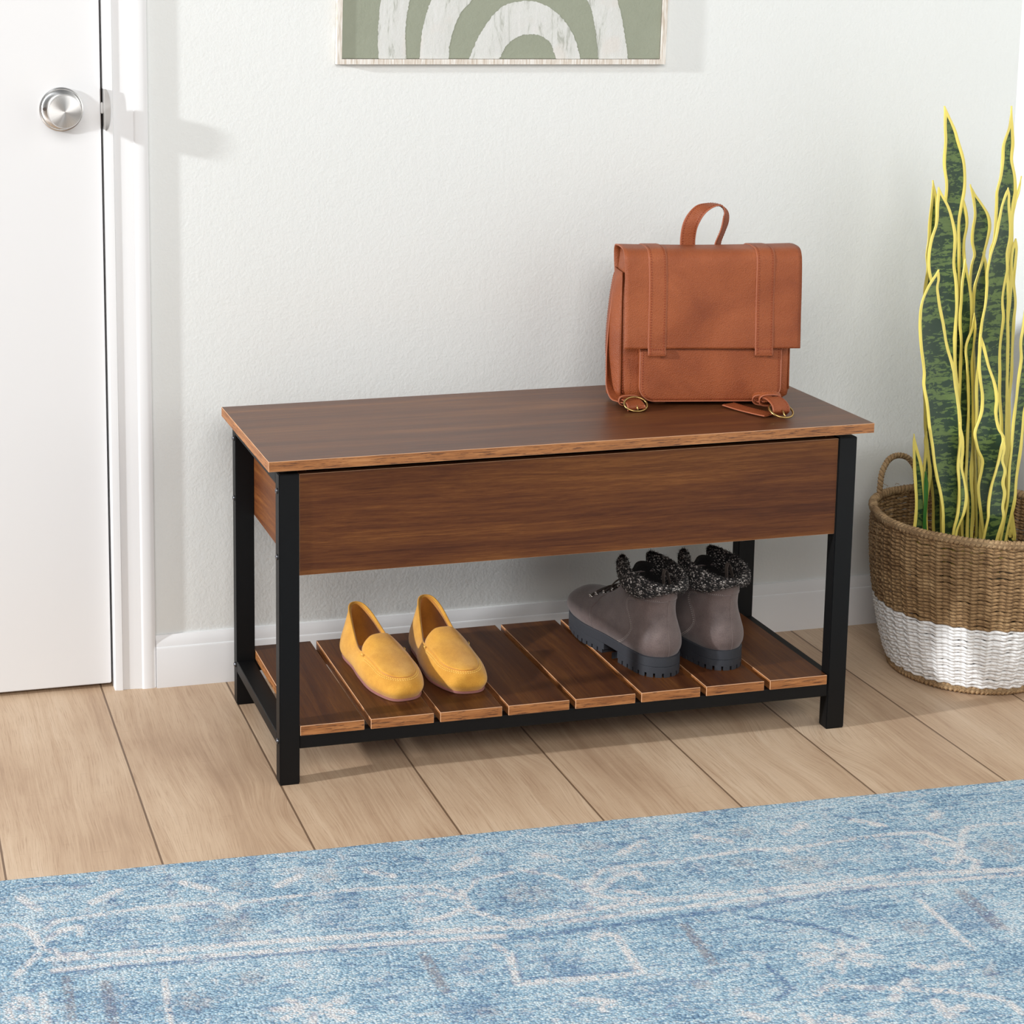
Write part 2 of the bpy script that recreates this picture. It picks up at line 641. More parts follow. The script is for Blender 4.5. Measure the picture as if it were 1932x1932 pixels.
M_WALL = mat_wall()
M_TRIM = mat_trim()
M_TOP = mat_walnut('walnut_laminate_top', 0, 0.92, 0.33, 0.9, 0.5)
M_PANEL = mat_walnut('walnut_laminate_panel', 0, 0.94, 0.42, 1.0, 0.22)
M_PANELY = mat_walnut('walnut_laminate_side', 1, 1.02, 0.42, 1.0, 0.22)
M_SLAT = mat_walnut('walnut_laminate_slat', 1, 0.82, 0.38, 1.0, 0.25)
M_EDGEX = mat_edge('edge_band_long', 0)
M_EDGEY = mat_edge('edge_band_short', 1)
M_LINE = simple('edge_line', srgb(206, 160, 124), 0.6)
M_BLACK = simple('black_metal', srgb(10, 10, 11), 0.5, 0.0, (300, 0.06, 0.0005), Specular_IOR_Level=0.22)
M_BOLT = simple('black_bolt', srgb(110, 110, 114), 0.3, 1.0)
M_FLOOR = mat_floor()
M_LEATHER = mat_leather()
M_STITCH = simple('rust_thread', srgb(128, 48, 18), 0.8)
M_EDGEPAINT = simple('leather_edge', srgb(158, 90, 62), 0.6)
M_BRASS = simple('brass', srgb(176, 146, 92), 0.28, 1.0)
M_DARKLINING = simple('dark_lining', srgb(50, 26, 16), 0.9)
M_YSUEDE = mat_suede('mustard_suede', ((188, 127, 34), (206, 146, 46), (220, 162, 62)))
M_YINNER = mat_suede('mustard_lining', ((172, 108, 28), (192, 124, 36), (208, 140, 46)))
M_YTHREAD = simple('mustard_thread', srgb(238, 196, 104), 0.8)
M_SOLEPINK = simple('dusty_rose_sole', srgb(140, 92, 86), 0.6)
M_GSUEDE = mat_suede('grey_brown_leather', ((80, 65, 62), (96, 80, 76), (110, 94, 90)), 700)
M_GSUEDE.node_tree.nodes['Principled BSDF'].inputs['Roughness'].default_value = 0.5
M_GTHREAD = simple('grey_thread', srgb(150, 138, 132), 0.8)
M_LUG = simple('charcoal_rubber', srgb(46, 47, 52), 0.55, 0.0, (400, 0.1, 0.0006))
M_KNIT = mat_knit()
M_FUR = simple('black_lining', srgb(24, 20, 19), 1.0, 0.0, (500, 0.8, 0.002))
M_LACE = simple('brown_lace', srgb(66, 56, 50), 0.8)
M_GUN = simple('gunmetal', srgb(205, 200, 195), 0.25, 1.0)
M_ROPE = mat_rope('seagrass_rope', ((112, 82, 50), (164, 128, 86), (206, 172, 126), (62, 42, 24)), 95)
M_ROPEW = mat_rope('white_rope', ((226, 224, 221), (238, 236, 234), (244, 243, 242), (196, 190, 184)), 95, 0.4)
M_RIMROPE = mat_rope('seagrass_rim', ((130, 98, 64), (176, 142, 102), (208, 178, 136), (80, 56, 36)), 120)
M_LINER = simple('basket_lining_brown', srgb(60, 40, 24), 0.9)  # even dark brown of the inner basket lining
M_LEAF = mat_leaf()
M_SPROUT = simple('fresh_green', srgb(54, 110, 42), 0.45)
M_POT = simple('black_plastic', srgb(30, 30, 30), 0.5)
M_SOIL = simple('soil', srgb(48, 34, 24), 1.0, 0.0, (120, 0.9, 0.006))
M_RUG = mat_rug()
M_NICKEL = mat_brushed()
M_STEEL = simple('satin_steel', srgb(206, 204, 202), 0.42, 1.0)
M_GAP = simple('dark_recess', srgb(84, 74, 68), 0.8)  # dark brown, also stands in for shade in the door gap
M_FRAME = mat_frame()
M_ARTG = mat_canvas('sage_canvas', (147, 151, 133))
M_ARTW = mat_canvas('white_brushstroke', None, True)
M_CEIL = simple('ceiling_paint', srgb(236, 236, 234), 0.9)

LEAVES = [
    (-0.25, [(0.7302, 0.0, 1.0131), (0.7401, 0.0106, 0.9767), (0.7454, 0.014, 0.952), (0.7521, 0.0209, 0.9136), (0.7564, 0.0199, 0.8779), (0.7537, 0.0179, 0.8394), (0.7534, 0.0164, 0.8026), (0.7585, 0.0154, 0.7375), (0.7674, 0.0166, 0.6437), (0.7794, 0.0177, 0.5012), (0.7916, 0.0147, 0.3563), (0.7978, 0.0106, 0.2586)]),
    (-0.2, [(0.7891, 0.0, 0.888), (0.801, 0.0084, 0.8484), (0.8096, 0.0121, 0.8032), (0.8093, 0.0094, 0.7654), (0.8128, 0.0095, 0.7275), (0.8206, 0.0116, 0.6701), (0.8282, 0.0138, 0.5836), (0.8364, 0.0129, 0.4376), (0.848, 0.0098, 0.2396)]),
    (-0.285, [(0.7037, 0.0, 0.8788), (0.7138, 0.0131, 0.845), (0.718, 0.0187, 0.8176), (0.7167, 0.0248, 0.7904), (0.7156, 0.0263, 0.7492), (0.7204, 0.0254, 0.7216), (0.7279, 0.0214, 0.6982), (0.732, 0.0203, 0.6657), (0.7346, 0.0169, 0.6146), (0.7401, 0.0169, 0.5583), (0.7495, 0.0186, 0.4638), (0.7625, 0.0157, 0.272)]),
    (-0.345, [(0.6746, 0.0, 0.7479), (0.6694, 0.0084, 0.7316), (0.6643, 0.0124, 0.7184), (0.6609, 0.0188, 0.7006), (0.6607, 0.0221, 0.6844), (0.6634, 0.0245, 0.6662), (0.6673, 0.0269, 0.6452), (0.6734, 0.029, 0.6113), (0.6841, 0.0306, 0.5742), (0.687, 0.0321, 0.5512), (0.694, 0.0312, 0.5187), (0.6995, 0.03, 0.4898), (0.7055, 0.0278, 0.4534), (0.7101, 0.0264, 0.4206), (0.7151, 0.0223, 0.3876), (0.7194, 0.0188, 0.3593), (0.7266, 0.0127, 0.2911)]),
    (-0.22, [(0.7349, 0.0, 0.8825), (0.7378, 0.0062, 0.8501), (0.7376, 0.0082, 0.8083), (0.7368, 0.0078, 0.7804), (0.7343, 0.0088, 0.7525), (0.737, 0.0078, 0.7243), (0.7359, 0.0114, 0.682), (0.7385, 0.0135, 0.6395), (0.7456, 0.0131, 0.5631), (0.7468, 0.0146, 0.5162), (0.7532, 0.0147, 0.4446), (0.764, 0.0127, 0.3713), (0.7724, 0.0116, 0.32), (0.777, 0.0111, 0.2509)]),
    (-0.17, [(0.8428, 0.0, 0.8663), (0.8496, 0.0037, 0.85), (0.8581, 0.009, 0.8336), (0.8669, 0.0154, 0.8115), (0.8684, 0.0186, 0.7886), (0.8674, 0.017, 0.7628), (0.8684, 0.0123, 0.7398), (0.866, 0.0154, 0.7111), (0.8701, 0.015, 0.624), (0.8828, 0.0109, 0.4276), (0.8981, 0.0088, 0.2266)]),
    (-0.23, [(0.8733, 0.0, 1.0088), (0.8735, 0.0026, 0.9904), (0.8732, 0.0052, 0.972), (0.8694, 0.0109, 0.9444), (0.8692, 0.011, 0.9168), (0.8712, 0.0161, 0.8889), (0.8688, 0.0203, 0.8611), (0.8687, 0.0183, 0.8332), (0.8673, 0.0194, 0.7771), (0.8629, 0.0194, 0.749), (0.8722, 0.018, 0.6351), (0.8851, 0.016, 0.4422), (0.8994, 0.013, 0.245)]),
    (-0.3, [(0.8281, 0.0, 0.8759), (0.827, 0.0061, 0.8632), (0.8242, 0.0102, 0.8433), (0.8246, 0.0148, 0.816), (0.8239, 0.0184, 0.7886), (0.8176, 0.0215, 0.7614), (0.8169, 0.0251, 0.7338), (0.8167, 0.0221, 0.7062), (0.8155, 0.0221, 0.6786), (0.8148, 0.0257, 0.6508), (0.8141, 0.0252, 0.623), (0.8132, 0.0248, 0.5671), (0.8171, 0.0254, 0.5012), (0.823, 0.025, 0.4346), (0.8316, 0.0241, 0.3675), (0.8451, 0.0232, 0.2444)]),
    (-0.345, [(0.7588, 0.0, 0.6353), (0.7624, 0.006, 0.6114), (0.7676, 0.0111, 0.579), (0.775, 0.0147, 0.551), (0.7808, 0.0147, 0.523), (0.7806, 0.0148, 0.4962), (0.7788, 0.0225, 0.4694), (0.7822, 0.0261, 0.4561), (0.7862, 0.0235, 0.4344), (0.7916, 0.0185, 0.4144), (0.7913, 0.019, 0.3966), (0.789, 0.0221, 0.3686), (0.7933, 0.0211, 0.3354), (0.7996, 0.0181, 0.3018), (0.8064, 0.015, 0.2614)]),
    (-0.31, [(0.8766, 0.0, 0.7972), (0.8764, 0.0103, 0.7422), (0.8788, 0.0186, 0.6497), (0.8733, 0.0197, 0.6108), (0.8714, 0.0137, 0.5764), (0.8671, 0.014, 0.5298), (0.8631, 0.012, 0.483), (0.8616, 0.0125, 0.4367), (0.8594, 0.0107, 0.3893), (0.8594, 0.0099, 0.3397), (0.858, 0.0084, 0.2918), (0.8564, 0.0079, 0.2467)]),
    (-0.375, [(0.7939, 0.0, 0.4593), (0.7936, 0.0051, 0.4417), (0.79, 0.0061, 0.4207), (0.7897, 0.0117, 0.4022), (0.785, 0.0127, 0.382), (0.7857, 0.0163, 0.3633), (0.7842, 0.0163, 0.34), (0.7862, 0.0179, 0.3184), (0.7856, 0.0168, 0.2978), (0.7868, 0.0154, 0.2724)]),
    (-0.25, [(0.821, 0.0, 0.7583), (0.8223, 0.0062, 0.7396), (0.8192, 0.0121, 0.7117), (0.8181, 0.0146, 0.6921), (0.8189, 0.0151, 0.6413), (0.8235, 0.0126, 0.5464), (0.8318, 0.0095, 0.402), (0.8435, 0.0075, 0.2552)]),
    (-0.27, [(0.7727, 0.0, 0.7512), (0.7734, 0.0051, 0.7308), (0.7747, 0.0108, 0.703), (0.7768, 0.0132, 0.6749), (0.7778, 0.0139, 0.6376), (0.7788, 0.0108, 0.6047), (0.7796, 0.0094, 0.553), (0.7827, 0.0119, 0.4961), (0.7907, 0.0115, 0.4099), (0.8032, 0.0085, 0.2643)]),
    (-0.285, [(0.7865, 0.0, 0.6586), (0.7868, 0.0056, 0.6307), (0.7812, 0.0113, 0.5983), (0.7828, 0.0077, 0.5655), (0.7884, 0.0072, 0.5182), (0.7933, 0.0078, 0.4326), (0.794, 0.0073, 0.3658), (0.8012, 0.0073, 0.3173), (0.8061, 0.0063, 0.259)]),
    (-0.36, [(0.7201, 0.0, 0.4877), (0.7244, 0.0045, 0.4606), (0.725, 0.0058, 0.4376), (0.725, 0.006, 0.4097), (0.7296, 0.0081, 0.3862), (0.733, 0.0101, 0.3627), (0.7337, 0.0096, 0.344), (0.7314, 0.0076, 0.316), (0.7293, 0.0056, 0.2861)]),
    (-0.295, [(0.6763, 0.0, 0.4532), (0.677, 0.0031, 0.4405), (0.6786, 0.0053, 0.4272), (0.684, 0.0089, 0.3968), (0.6876, 0.0097, 0.3728), (0.6908, 0.0103, 0.3441), (0.6946, 0.0105, 0.302), (0.6966, 0.0105, 0.278)]),
    (-0.285, [(0.7076, 0.0, 0.4531), (0.7088, 0.0034, 0.436), (0.7112, 0.0041, 0.4188), (0.7145, 0.0083, 0.3806), (0.7136, 0.0088, 0.3521), (0.7147, 0.0067, 0.3167), (0.7192, 0.0067, 0.2751)]),
    (-0.2, [(0.9196, 0.0, 0.7709), (0.9177, 0.0064, 0.752), (0.9165, 0.0064, 0.7233), (0.9174, 0.0043, 0.6946), (0.92, 0.0086, 0.6562), (0.9184, 0.0086, 0.6177), (0.921, 0.0081, 0.5401), (0.9233, 0.0065, 0.4521), (0.9361, 0.0066, 0.2331)]),
    (-0.16, [(0.9509, 0.0, 0.8772), (0.9464, 0.0021, 0.8506), (0.9397, 0.0032, 0.8221), (0.9352, 0.0054, 0.7935), (0.9373, 0.0065, 0.7163), (0.9442, 0.0087, 0.5206), (0.9604, 0.0088, 0.219)]),
    (-0.31, [(0.6924, 0.0, 0.3889), (0.6951, 0.0031, 0.3699), (0.697, 0.0036, 0.3461), (0.6996, 0.0031, 0.2937)]),
]
MOTIFS = [('c', 2, [(-0.936, -0.773),(-0.919, -0.773),(-0.9, -0.795),(-0.895, -0.816)]),('c', 2, [(-0.879, -0.796),(-0.86, -0.78),(-0.76, -0.772),(-0.678, -0.777),(-0.643, -0.781),(-0.632, -0.802),(-0.615, -0.788),(-0.582, -0.788),(-0.471, -0.788),(-0.377, -0.799),(-0.348, -0.806),(-0.32, -0.835)]),('c', 2, [(-0.31, -0.826),(-0.286, -0.802),(-0.231, -0.792)]),('c', 2, [(-0.226, -0.777),(-0.206, -0.797),(-0.177, -0.812),(-0.16, -0.839),(-0.152, -0.856)]),('c', 2, [(-0.139, -0.844),(-0.107, -0.813),(-0.004, -0.814),(0.121, -0.807),(0.171, -0.815),(0.171, -0.831),(0.186, -0.817),(0.329, -0.81),(0.393, -0.817),(0.412, -0.846),(0.416, -0.872)]),('c', 2, [(0.432, -0.843),(0.462, -0.816),(0.497, -0.816),(0.549, -0.824)]),('c', 4.5, [(-0.904, -0.706),(-0.884, -0.743)]),('c', 4.5, [(-0.81, -0.742),(-0.77, -0.719)]),('c', 4.5, [(-0.682, -0.717),(-0.643, -0.748)]),('c', 4.5, [(-0.558, -0.757),(-0.521, -0.735)]),('c', 4.5, [(-0.428, -0.742),(-0.397, -0.764)]),('c', 4.5, [(-0.304, -0.763),(-0.266, -0.744)]),('c', 4.5, [(-0.181, -0.752),(-0.147, -0.776)]),('c', 4.5, [(-0.063, -0.776),(-0.015, -0.75)]),('c', 4.5, [(0.066, -0.753),(0.103, -0.778)]),('c', 4.5, [(0.193, -0.774),(0.234, -0.754)]),('c', 4.5, [(0.312, -0.759),(0.344, -0.784)]),('c', 4.5, [(0.424, -0.781),(0.448, -0.765)]),('c', 3, [(-0.894, -0.803),(-0.891, -0.831),(-0.884, -0.845)]),('c', 3, [(-0.886, -0.828),(-0.859, -0.804),(-0.834, -0.8),(-0.837, -0.82)]),('c', 3, [(-0.884, -0.842),(-0.866, -0.863),(-0.833, -0.87)]),('c', 3, [(-0.894, -0.856),(-0.926, -0.899)]),('c', 3, [(-0.317, -0.825),(-0.319, -0.853),(-0.318, -0.882)]),('c', 3, [(-0.324, -0.845),(-0.354, -0.823),(-0.394, -0.818),(-0.394, -0.836),(-0.378, -0.839)]),('c', 3, [(-0.325, -0.87),(-0.368, -0.888),(-0.402, -0.89)]),('c', 3, [(-0.318, -0.882),(-0.287, -0.91)]),('c', 3, [(-0.143, -0.835),(-0.148, -0.864),(-0.14, -0.873)]),('c', 3, [(-0.132, -0.864),(-0.091, -0.832),(-0.063, -0.831),(-0.064, -0.85)]),('c', 3, [(-0.145, -0.876),(-0.118, -0.893),(-0.073, -0.903),(-0.083, -0.883),(-0.109, -0.873)]),('c', 3, [(-0.152, -0.892),(-0.18, -0.914),(-0.204, -0.919)]),('c', 3, [(0.43, -0.851),(0.404, -0.885),(0.386, -0.905),(0.367, -0.908),(0.362, -0.891)]),('c', 3, [(0.399, -0.892),(0.415, -0.911),(0.392, -0.933),(0.371, -0.94)]),('c', 3, [(0.416, -0.872),(0.386, -0.84),(0.371, -0.845),(0.376, -0.862)]),('c', 4, [(-0.883, -0.871),(-0.81, -0.879),(-0.64, -0.892),(-0.606, -0.894),(-0.294, -0.929)]),('c', 2.5, [(-0.879, -0.898),(-0.746, -0.903),(-0.301, -0.948)]),('c', 4, [(-0.279, -0.919),(-0.086, -0.907),(-0.011, -0.911),(0.161, -0.921),(0.3, -0.923),(0.463, -0.946)]),('c', 2.5, [(-0.283, -0.932),(0.153, -0.934),(0.454, -0.959)]),('n', 2.5, [(-0.88, -0.901),(-0.714, -0.917),(-0.29, -0.95)]),('n', 2.5, [(-0.293, -0.957),(-0.07, -0.954),(0.286, -0.946),(0.456, -0.956)]),('c', 3.5, [(-0.175, -0.57),(-0.175, -0.57)]),('c', 3.5, [(-0.319, -0.97),(-0.309, -0.992),(-0.323, -1.058),(-0.229, -1.067),(-0.164, -1.07),(-0.16, -1.014),(-0.159, -0.978),(-0.174, -0.971),(-0.189, -0.981)]),('n', 1.5, [(-0.303, -0.994),(-0.315, -1.05),(-0.226, -1.059),(-0.167, -1.062)]),('c', 3, [(-0.941, -0.962),(-0.942, -0.991),(-0.915, -0.994),(-0.916, -0.956),(-0.93, -0.95),(-0.931, -0.97)]),('c', 3, [(-0.898, -0.949),(-0.898, -1.012)]),('b', 5, [(-0.819, -0.943),(-0.821, -1.03)]),('b', 4, [(-0.865, -0.92),(-0.869, -1.008)]),('c', 2, [(-0.746, -0.947),(-0.756, -1.045)]),('b', 5, [(-0.415, -0.968),(-0.416, -1.054)]),('b', 5, [(-0.061, -0.977),(-0.066, -1.068)]),('b', 7, [(0.341, -0.985),(0.336, -1.076)]),('c', 2.5, [(0.274, -0.991),(0.271, -1.114)]),('c', 3, [(0.024, -1.163),(0.049, -1.15),(0.128, -1.175),(0.182, -1.193),(0.24, -1.225),(0.242, -1.26)]),('c', 4, [(0.109, -1.194),(0.148, -1.161),(0.131, -1.176)]),('c', 4, [(0.174, -1.13),(0.198, -1.145),(0.234, -1.141)]),('c', 5, [(0.156, -1.211),(0.152, -1.239),(0.18, -1.228)]),('c', 5, [(-0.083, -1.179),(-0.063, -1.195)]),('c', 4, [(-0.014, -1.2),(-0.012, -1.22)]),('c', 6, [(0.016, -1.208),(0.032, -1.223)]),('c', 4, [(0.066, -1.219),(0.087, -1.218)]),('n', 2, [(-0.004, -1.089),(0.002, -1.145),(-0.029, -1.162)]),('c', 4, [(-0.26, -1.108),(-0.225, -1.123),(-0.244, -1.135)]),('n', 2, [(0.033, -0.978),(0.101, -1.014),(0.14, -1.057)]),('c', 3, [(0.083, -1.083),(0.051, -1.076)]),('c', 3, [(0.083, -1.092),(0.051, -1.101)]),('c', 3, [(0.093, -1.1),(0.079, -1.124)]),('c', 3, [(0.107, -1.099),(0.121, -1.121)]),('c', 3, [(0.116, -1.093),(0.146, -1.104)]),('c', 3, [(0.116, -1.082),(0.146, -1.072)]),('c', 3, [(0.106, -1.077),(0.117, -1.058)]),('c', 3, [(0.094, -1.078),(0.082, -1.06)]),('c', 3, [(-0.6, -1.053),(-0.63, -1.046)]),('c', 3, [(-0.597, -1.061),(-0.622, -1.068)]),('c', 3, [(-0.586, -1.066),(-0.591, -1.084)]),('c', 3, [(-0.573, -1.066),(-0.555, -1.084)]),('c', 3, [(-0.568, -1.062),(-0.538, -1.073)]),('c', 3, [(-0.571, -1.054),(-0.548, -1.048)]),('c', 3, [(-0.582, -1.049),(-0.578, -1.035)]),('c', 3, [(-0.592, -1.048),(-0.607, -1.031)])]
BLOBS = [('b', -0.637, -0.842, 0.034, 0.032), ('n', -0.479, -0.816, 0.028, 0.027), ('b', -0.552, -0.817, 0.021, 0.017), ('n', -0.797, -0.805, 0.03, 0.026), ('n', -0.508, -0.859, 0.031, 0.023), ('b', -0.718, -1.008, 0.025, 0.022), ('c', -0.572, -0.957, 0.013, 0.009), ('b', -0.64, -0.972, 0.019, 0.017), ('b', -0.487, -0.747, 0.021, 0.018), ('b', -0.605, -0.742, 0.018, 0.014), ('n', -0.809, -0.993, 0.025, 0.039), ('n', -0.364, -1.005, 0.026, 0.035), ('n', -0.406, -1.098, 0.037, 0.021), ('b', -0.38, -1.11, 0.019, 0.011), ('c', -0.707, -0.809, 0.014, 0.008), ('b', -0.231, -0.852, 0.039, 0.03), ('n', 0.022, -0.835, 0.025, 0.021), ('b', 0.092, -0.84, 0.022, 0.015), ('b', 0.173, -0.863, 0.043, 0.027), ('n', 0.324, -0.846, 0.022, 0.018), ('b', 0.228, -1.051, 0.023, 0.021), ('b', 0.099, -1.09, 0.013, 0.011), ('n', 0.311, -1.043, 0.037, 0.047), ('n', -0.25, -1.031, 0.036, 0.034), ('n', 0.172, -0.996, 0.027, 0.018), ('b', 0.468, -0.884, 0.033, 0.028), ('b', -0.094, -0.745, 0.022, 0.015), ('b', 0.135, -0.756, 0.022, 0.015), ('n', -0.175, -1.104, 0.047, 0.016), ('b', -0.102, -1.112, 0.016, 0.011), ('b', 0.257, -1.168, 0.013, 0.011)]

# ------------------------------------------------------------------ room
def build_room():
    RX = 1.044
    bm = bmesh.new()
    add_box(bm, -0.674, RX + 0.1, 0.0, 0.12, 0.0, 2.75)
    add_box(bm, -3.3, -1.52, 0.0, 0.12, 0.0, 2.75)
    add_box(bm, -1.52, -0.674, 0.0, 0.12, 2.07, 2.75)
    structure(obj('wall_back', bm, M_WALL))
    bm = bmesh.new()
    add_box(bm, RX, RX + 0.1, -4.6, 0.0, 0.0, 2.75)
    structure(obj('wall_right', bm, M_WALL))
    bm = bmesh.new()
    add_box(bm, -3.3, RX + 0.1, -4.6, 0.12, -0.06, 0.0)
    structure(obj('floor', bm, M_FLOOR))

    # baseboards: ogee profile (distance from wall, height)
    prof = [(0.0, 0.0), (0.0135, 0.0), (0.0135, 0.0705), (0.0122, 0.0735), (0.0108, 0.0745), (0.0098, 0.080), (0.0078, 0.0865),
            (0.0055, 0.0915), (0.0042, 0.0939), (0.0, 0.0939)]

    def base(name, pts_fn, a, b):
        bm = bmesh.new()
        A = [bm.verts.new(pts_fn(d, z, a)) for d, z in prof]
        B = [bm.verts.new(pts_fn(d, z, b)) for d, z in prof]
        n = len(prof)
        for i in range(n):
            bm.faces.new((A[i], A[(i + 1) % n], B[(i + 1) % n], B[i]))
        bm.faces.new(A)
        bm.faces.new(B[::-1])
        return structure(obj(name, bm, M_TRIM, auto=0.5))
    base('baseboard_back', lambda d, z, s: (s, -d, z), -0.6026, RX)
    base('baseboard_right', lambda d, z, s: (RX - d, s, z), -0.0138, -4.5)

    # door casing + jamb (trim_1)
    prof = [(-0.6760, 0.0), (-0.6760, -0.0075), (-0.6745, -0.0100), (-0.668, -0.0118), (-0.6622, -0.0124), (-0.6612, -0.0100), (-0.6602, -0.0092),
            (-0.652, -0.0086), (-0.640, -0.0098), (-0.6300, -0.0126), (-0.6280, -0.0128), (-0.6268, -0.0150), (-0.624, -0.0168), (-0.612, -0.0168), (-0.6065, -0.0160),
            (-0.6035, -0.0135), (-0.6028, -0.0100), (-0.6026, 0.0)]

    prof = [(x, y * 0.68) for x, y in prof]

    def extr(bm, pr, z0, z1, f=lambda x, y, z: (x, y, z)):
        A = [bm.verts.new(f(x, y, z0)) for x, y in pr]
        B = [bm.verts.new(f(x, y, z1)) for x, y in pr]
        n = len(pr)
        for i in range(n):
            bm.faces.new((A[i], A[(i + 1) % n], B[(i + 1) % n], B[i]))
        bm.faces.new(A)
        bm.faces.new(B[::-1])
    bm = bmesh.new()
    extr(bm, prof, 0.0, 2.13)
    extr(bm, [(-2.202 - x, y) for x, y in prof], 0.0, 2.13)
    extr(bm, prof, -0.602, -1.6, lambda x, y, z: (z, y, 2.05 + (x + 0.6760)))
    # jamb lining and stop
    add_box(bm, -0.6762, -0.6700, 0.0, 0.12, 0, 2.055)
    add_box(bm, -1.5265, -1.5205, 0.0, 0.12, 0, 2.055)
    add_box(bm, -1.526, -0.6700, 0.0, 0.12, 2.049, 2.055)
    tr = structure(obj('trim_1', bm, M_TRIM, auto=0.5))
    # strike plate lip wrapping the jamb
    bm = bmesh.new()
    N = 16
    rowa, rowb = [], []
    for i in range(N + 1):
        a = -PI / 2 + PI * i / N
        zc = 1.0185 + 0.0345 * math.sin(a)
        wx = 0.0085 * math.cos(a)
        rowa.append(zc)
        rowb.append(wx)
    for k in range(N):
        for (off, sgn) in ((0.0, 1),):
            x0 = -0.6752
            ya = -0.0092
            v = [bm.verts.new((x0, ya, rowa[k])), bm.verts.new((x0 + rowb[k] + .0005, ya - 0.0028, rowa[k])),
                 bm.verts.new((x0 + rowb[k + 1] + .0005, ya - 0.0028, rowa[k + 1])), bm.verts.new((x0, ya, rowa[k + 1]))]
            bm.faces.new(v)
    bmesh.ops.remove_doubles(bm, verts=bm.verts[:], dist=1e-5)
    ext = bmesh.ops.extrude_face_region(bm, geom=bm.faces[:])
    for v in ext['geom']:
        if isinstance(v, bmesh.types.BMVert):
            v.co.y += 0.0012
    add_box(bm, -0.6766, -0.6752, -0.0092, 0.03, 0.985, 1.053)
    obj('strike_plate', bm, M_STEEL, tr, auto=0.6)

    # flush door slab with knob
    bm = bmesh.new()
    add_box(bm, -1.518, -0.6800, 0.010, 0.045, 0.008, 2.046)
    bmesh.ops.bevel(bm, geom=bm.edges[:], offset=0.0015, segments=2, affect='EDGES')
    door = structure(obj('door_1', bm, M_TRIM, auto=0.8))
    # latch bolt and face plate on the door edge
    bm = bmesh.new()
    add_box(bm, -0.6803, -0.6793, 0.0105, 0.0385, 0.985, 1.052)
    obj('latch_plate', bm, M_GAP, door)
    bm = bmesh.new()
    add_box(bm, -0.6800, -0.6764, 0.0065, 0.026, 1.011, 1.030)
    bmesh.ops.bevel(bm, geom=bm.edges[:], offset=0.001, segments=2, affect='EDGES')
    obj('latch_bolt', bm, M_STEEL, door)
    # dark sheet added behind the door, its colour stands in for shade in the gap
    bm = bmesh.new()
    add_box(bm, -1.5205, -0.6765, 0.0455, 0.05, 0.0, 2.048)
    o = structure(obj('door_gap_shade', bm, M_GAP))

    def lathe_y(prof, cx, cz, seg=64):
        bm = bmesh.new()
        rings = []
        for r, y in prof:
            if r < 1e-6:
                rings.append([bm.verts.new((0, y, 0))])
            else:
                rings.append([bm.verts.new((r * math.cos(2 * PI * k / seg), y, r * math.sin(2 * PI * k / seg))) for k in range(seg)])
        for a, b in zip(rings, rings[1:]):
            for k in range(seg):
                k2 = (k + 1) % seg
                if len(a) == 1:
                    bm.faces.new((a[0], b[k], b[k2]))
                elif len(b) == 1:
                    bm.faces.new((a[k], a[k2], b[0]))
                else:
                    bm.faces.new((a[k], a[k2], b[k2], b[k]))
        return bm
    kx, kz = -0.7462, 1.0195
    e = empty('door_knob', (kx, 0.0095, kz))
    e.parent = door
    o = obj('rosette', lathe_y([(0.0, 0.0002), (0.036, 0.0), (0.0368, -0.002), (0.0365, -0.0040), (0.0345, -0.0052), (0.033, -0.0048), (0.0315, -0.0062),
                                (0.024, -0.0100), (0.0135, -0.0120), (0.0, -0.0122)], 0, 0), M_NICKEL, e, auto=0.6)
    o = obj('knob', lathe_y([(0.0, -0.0105), (0.0118, -0.011), (0.0118, -0.024), (0.0150, -0.030), (0.0225, -0.036), (0.0268, -0.043), (0.0280, -0.050),
                             (0.0279, -0.0545), (0.0268, -0.0565), (0.0262, -0.0565), (0.0, -0.0605)], 0, 0), M_NICKEL, e, auto=0.35)
    # thumb pin hole on the rosette
    bm = bmesh.new()
    g = bmesh.ops.create_cone(bm, cap_ends=True, segments=16, radius1=0.0028, radius2=0.0028, depth=0.003,
                              matrix=Matrix.Translation((-0.0285, -0.0085, 0.0015)) @ Matrix.Rotation(PI / 2, 4, 'X'))
    obj('pin', bm, M_GAP, e)


# ------------------------------------------------------------------ storage bench
YF, YB = -0.4410, -0.0950       # outer faces of front and rear legs
XL = 0.4806
LW, LD = 0.0319, 0.0235
HT = 0.5224


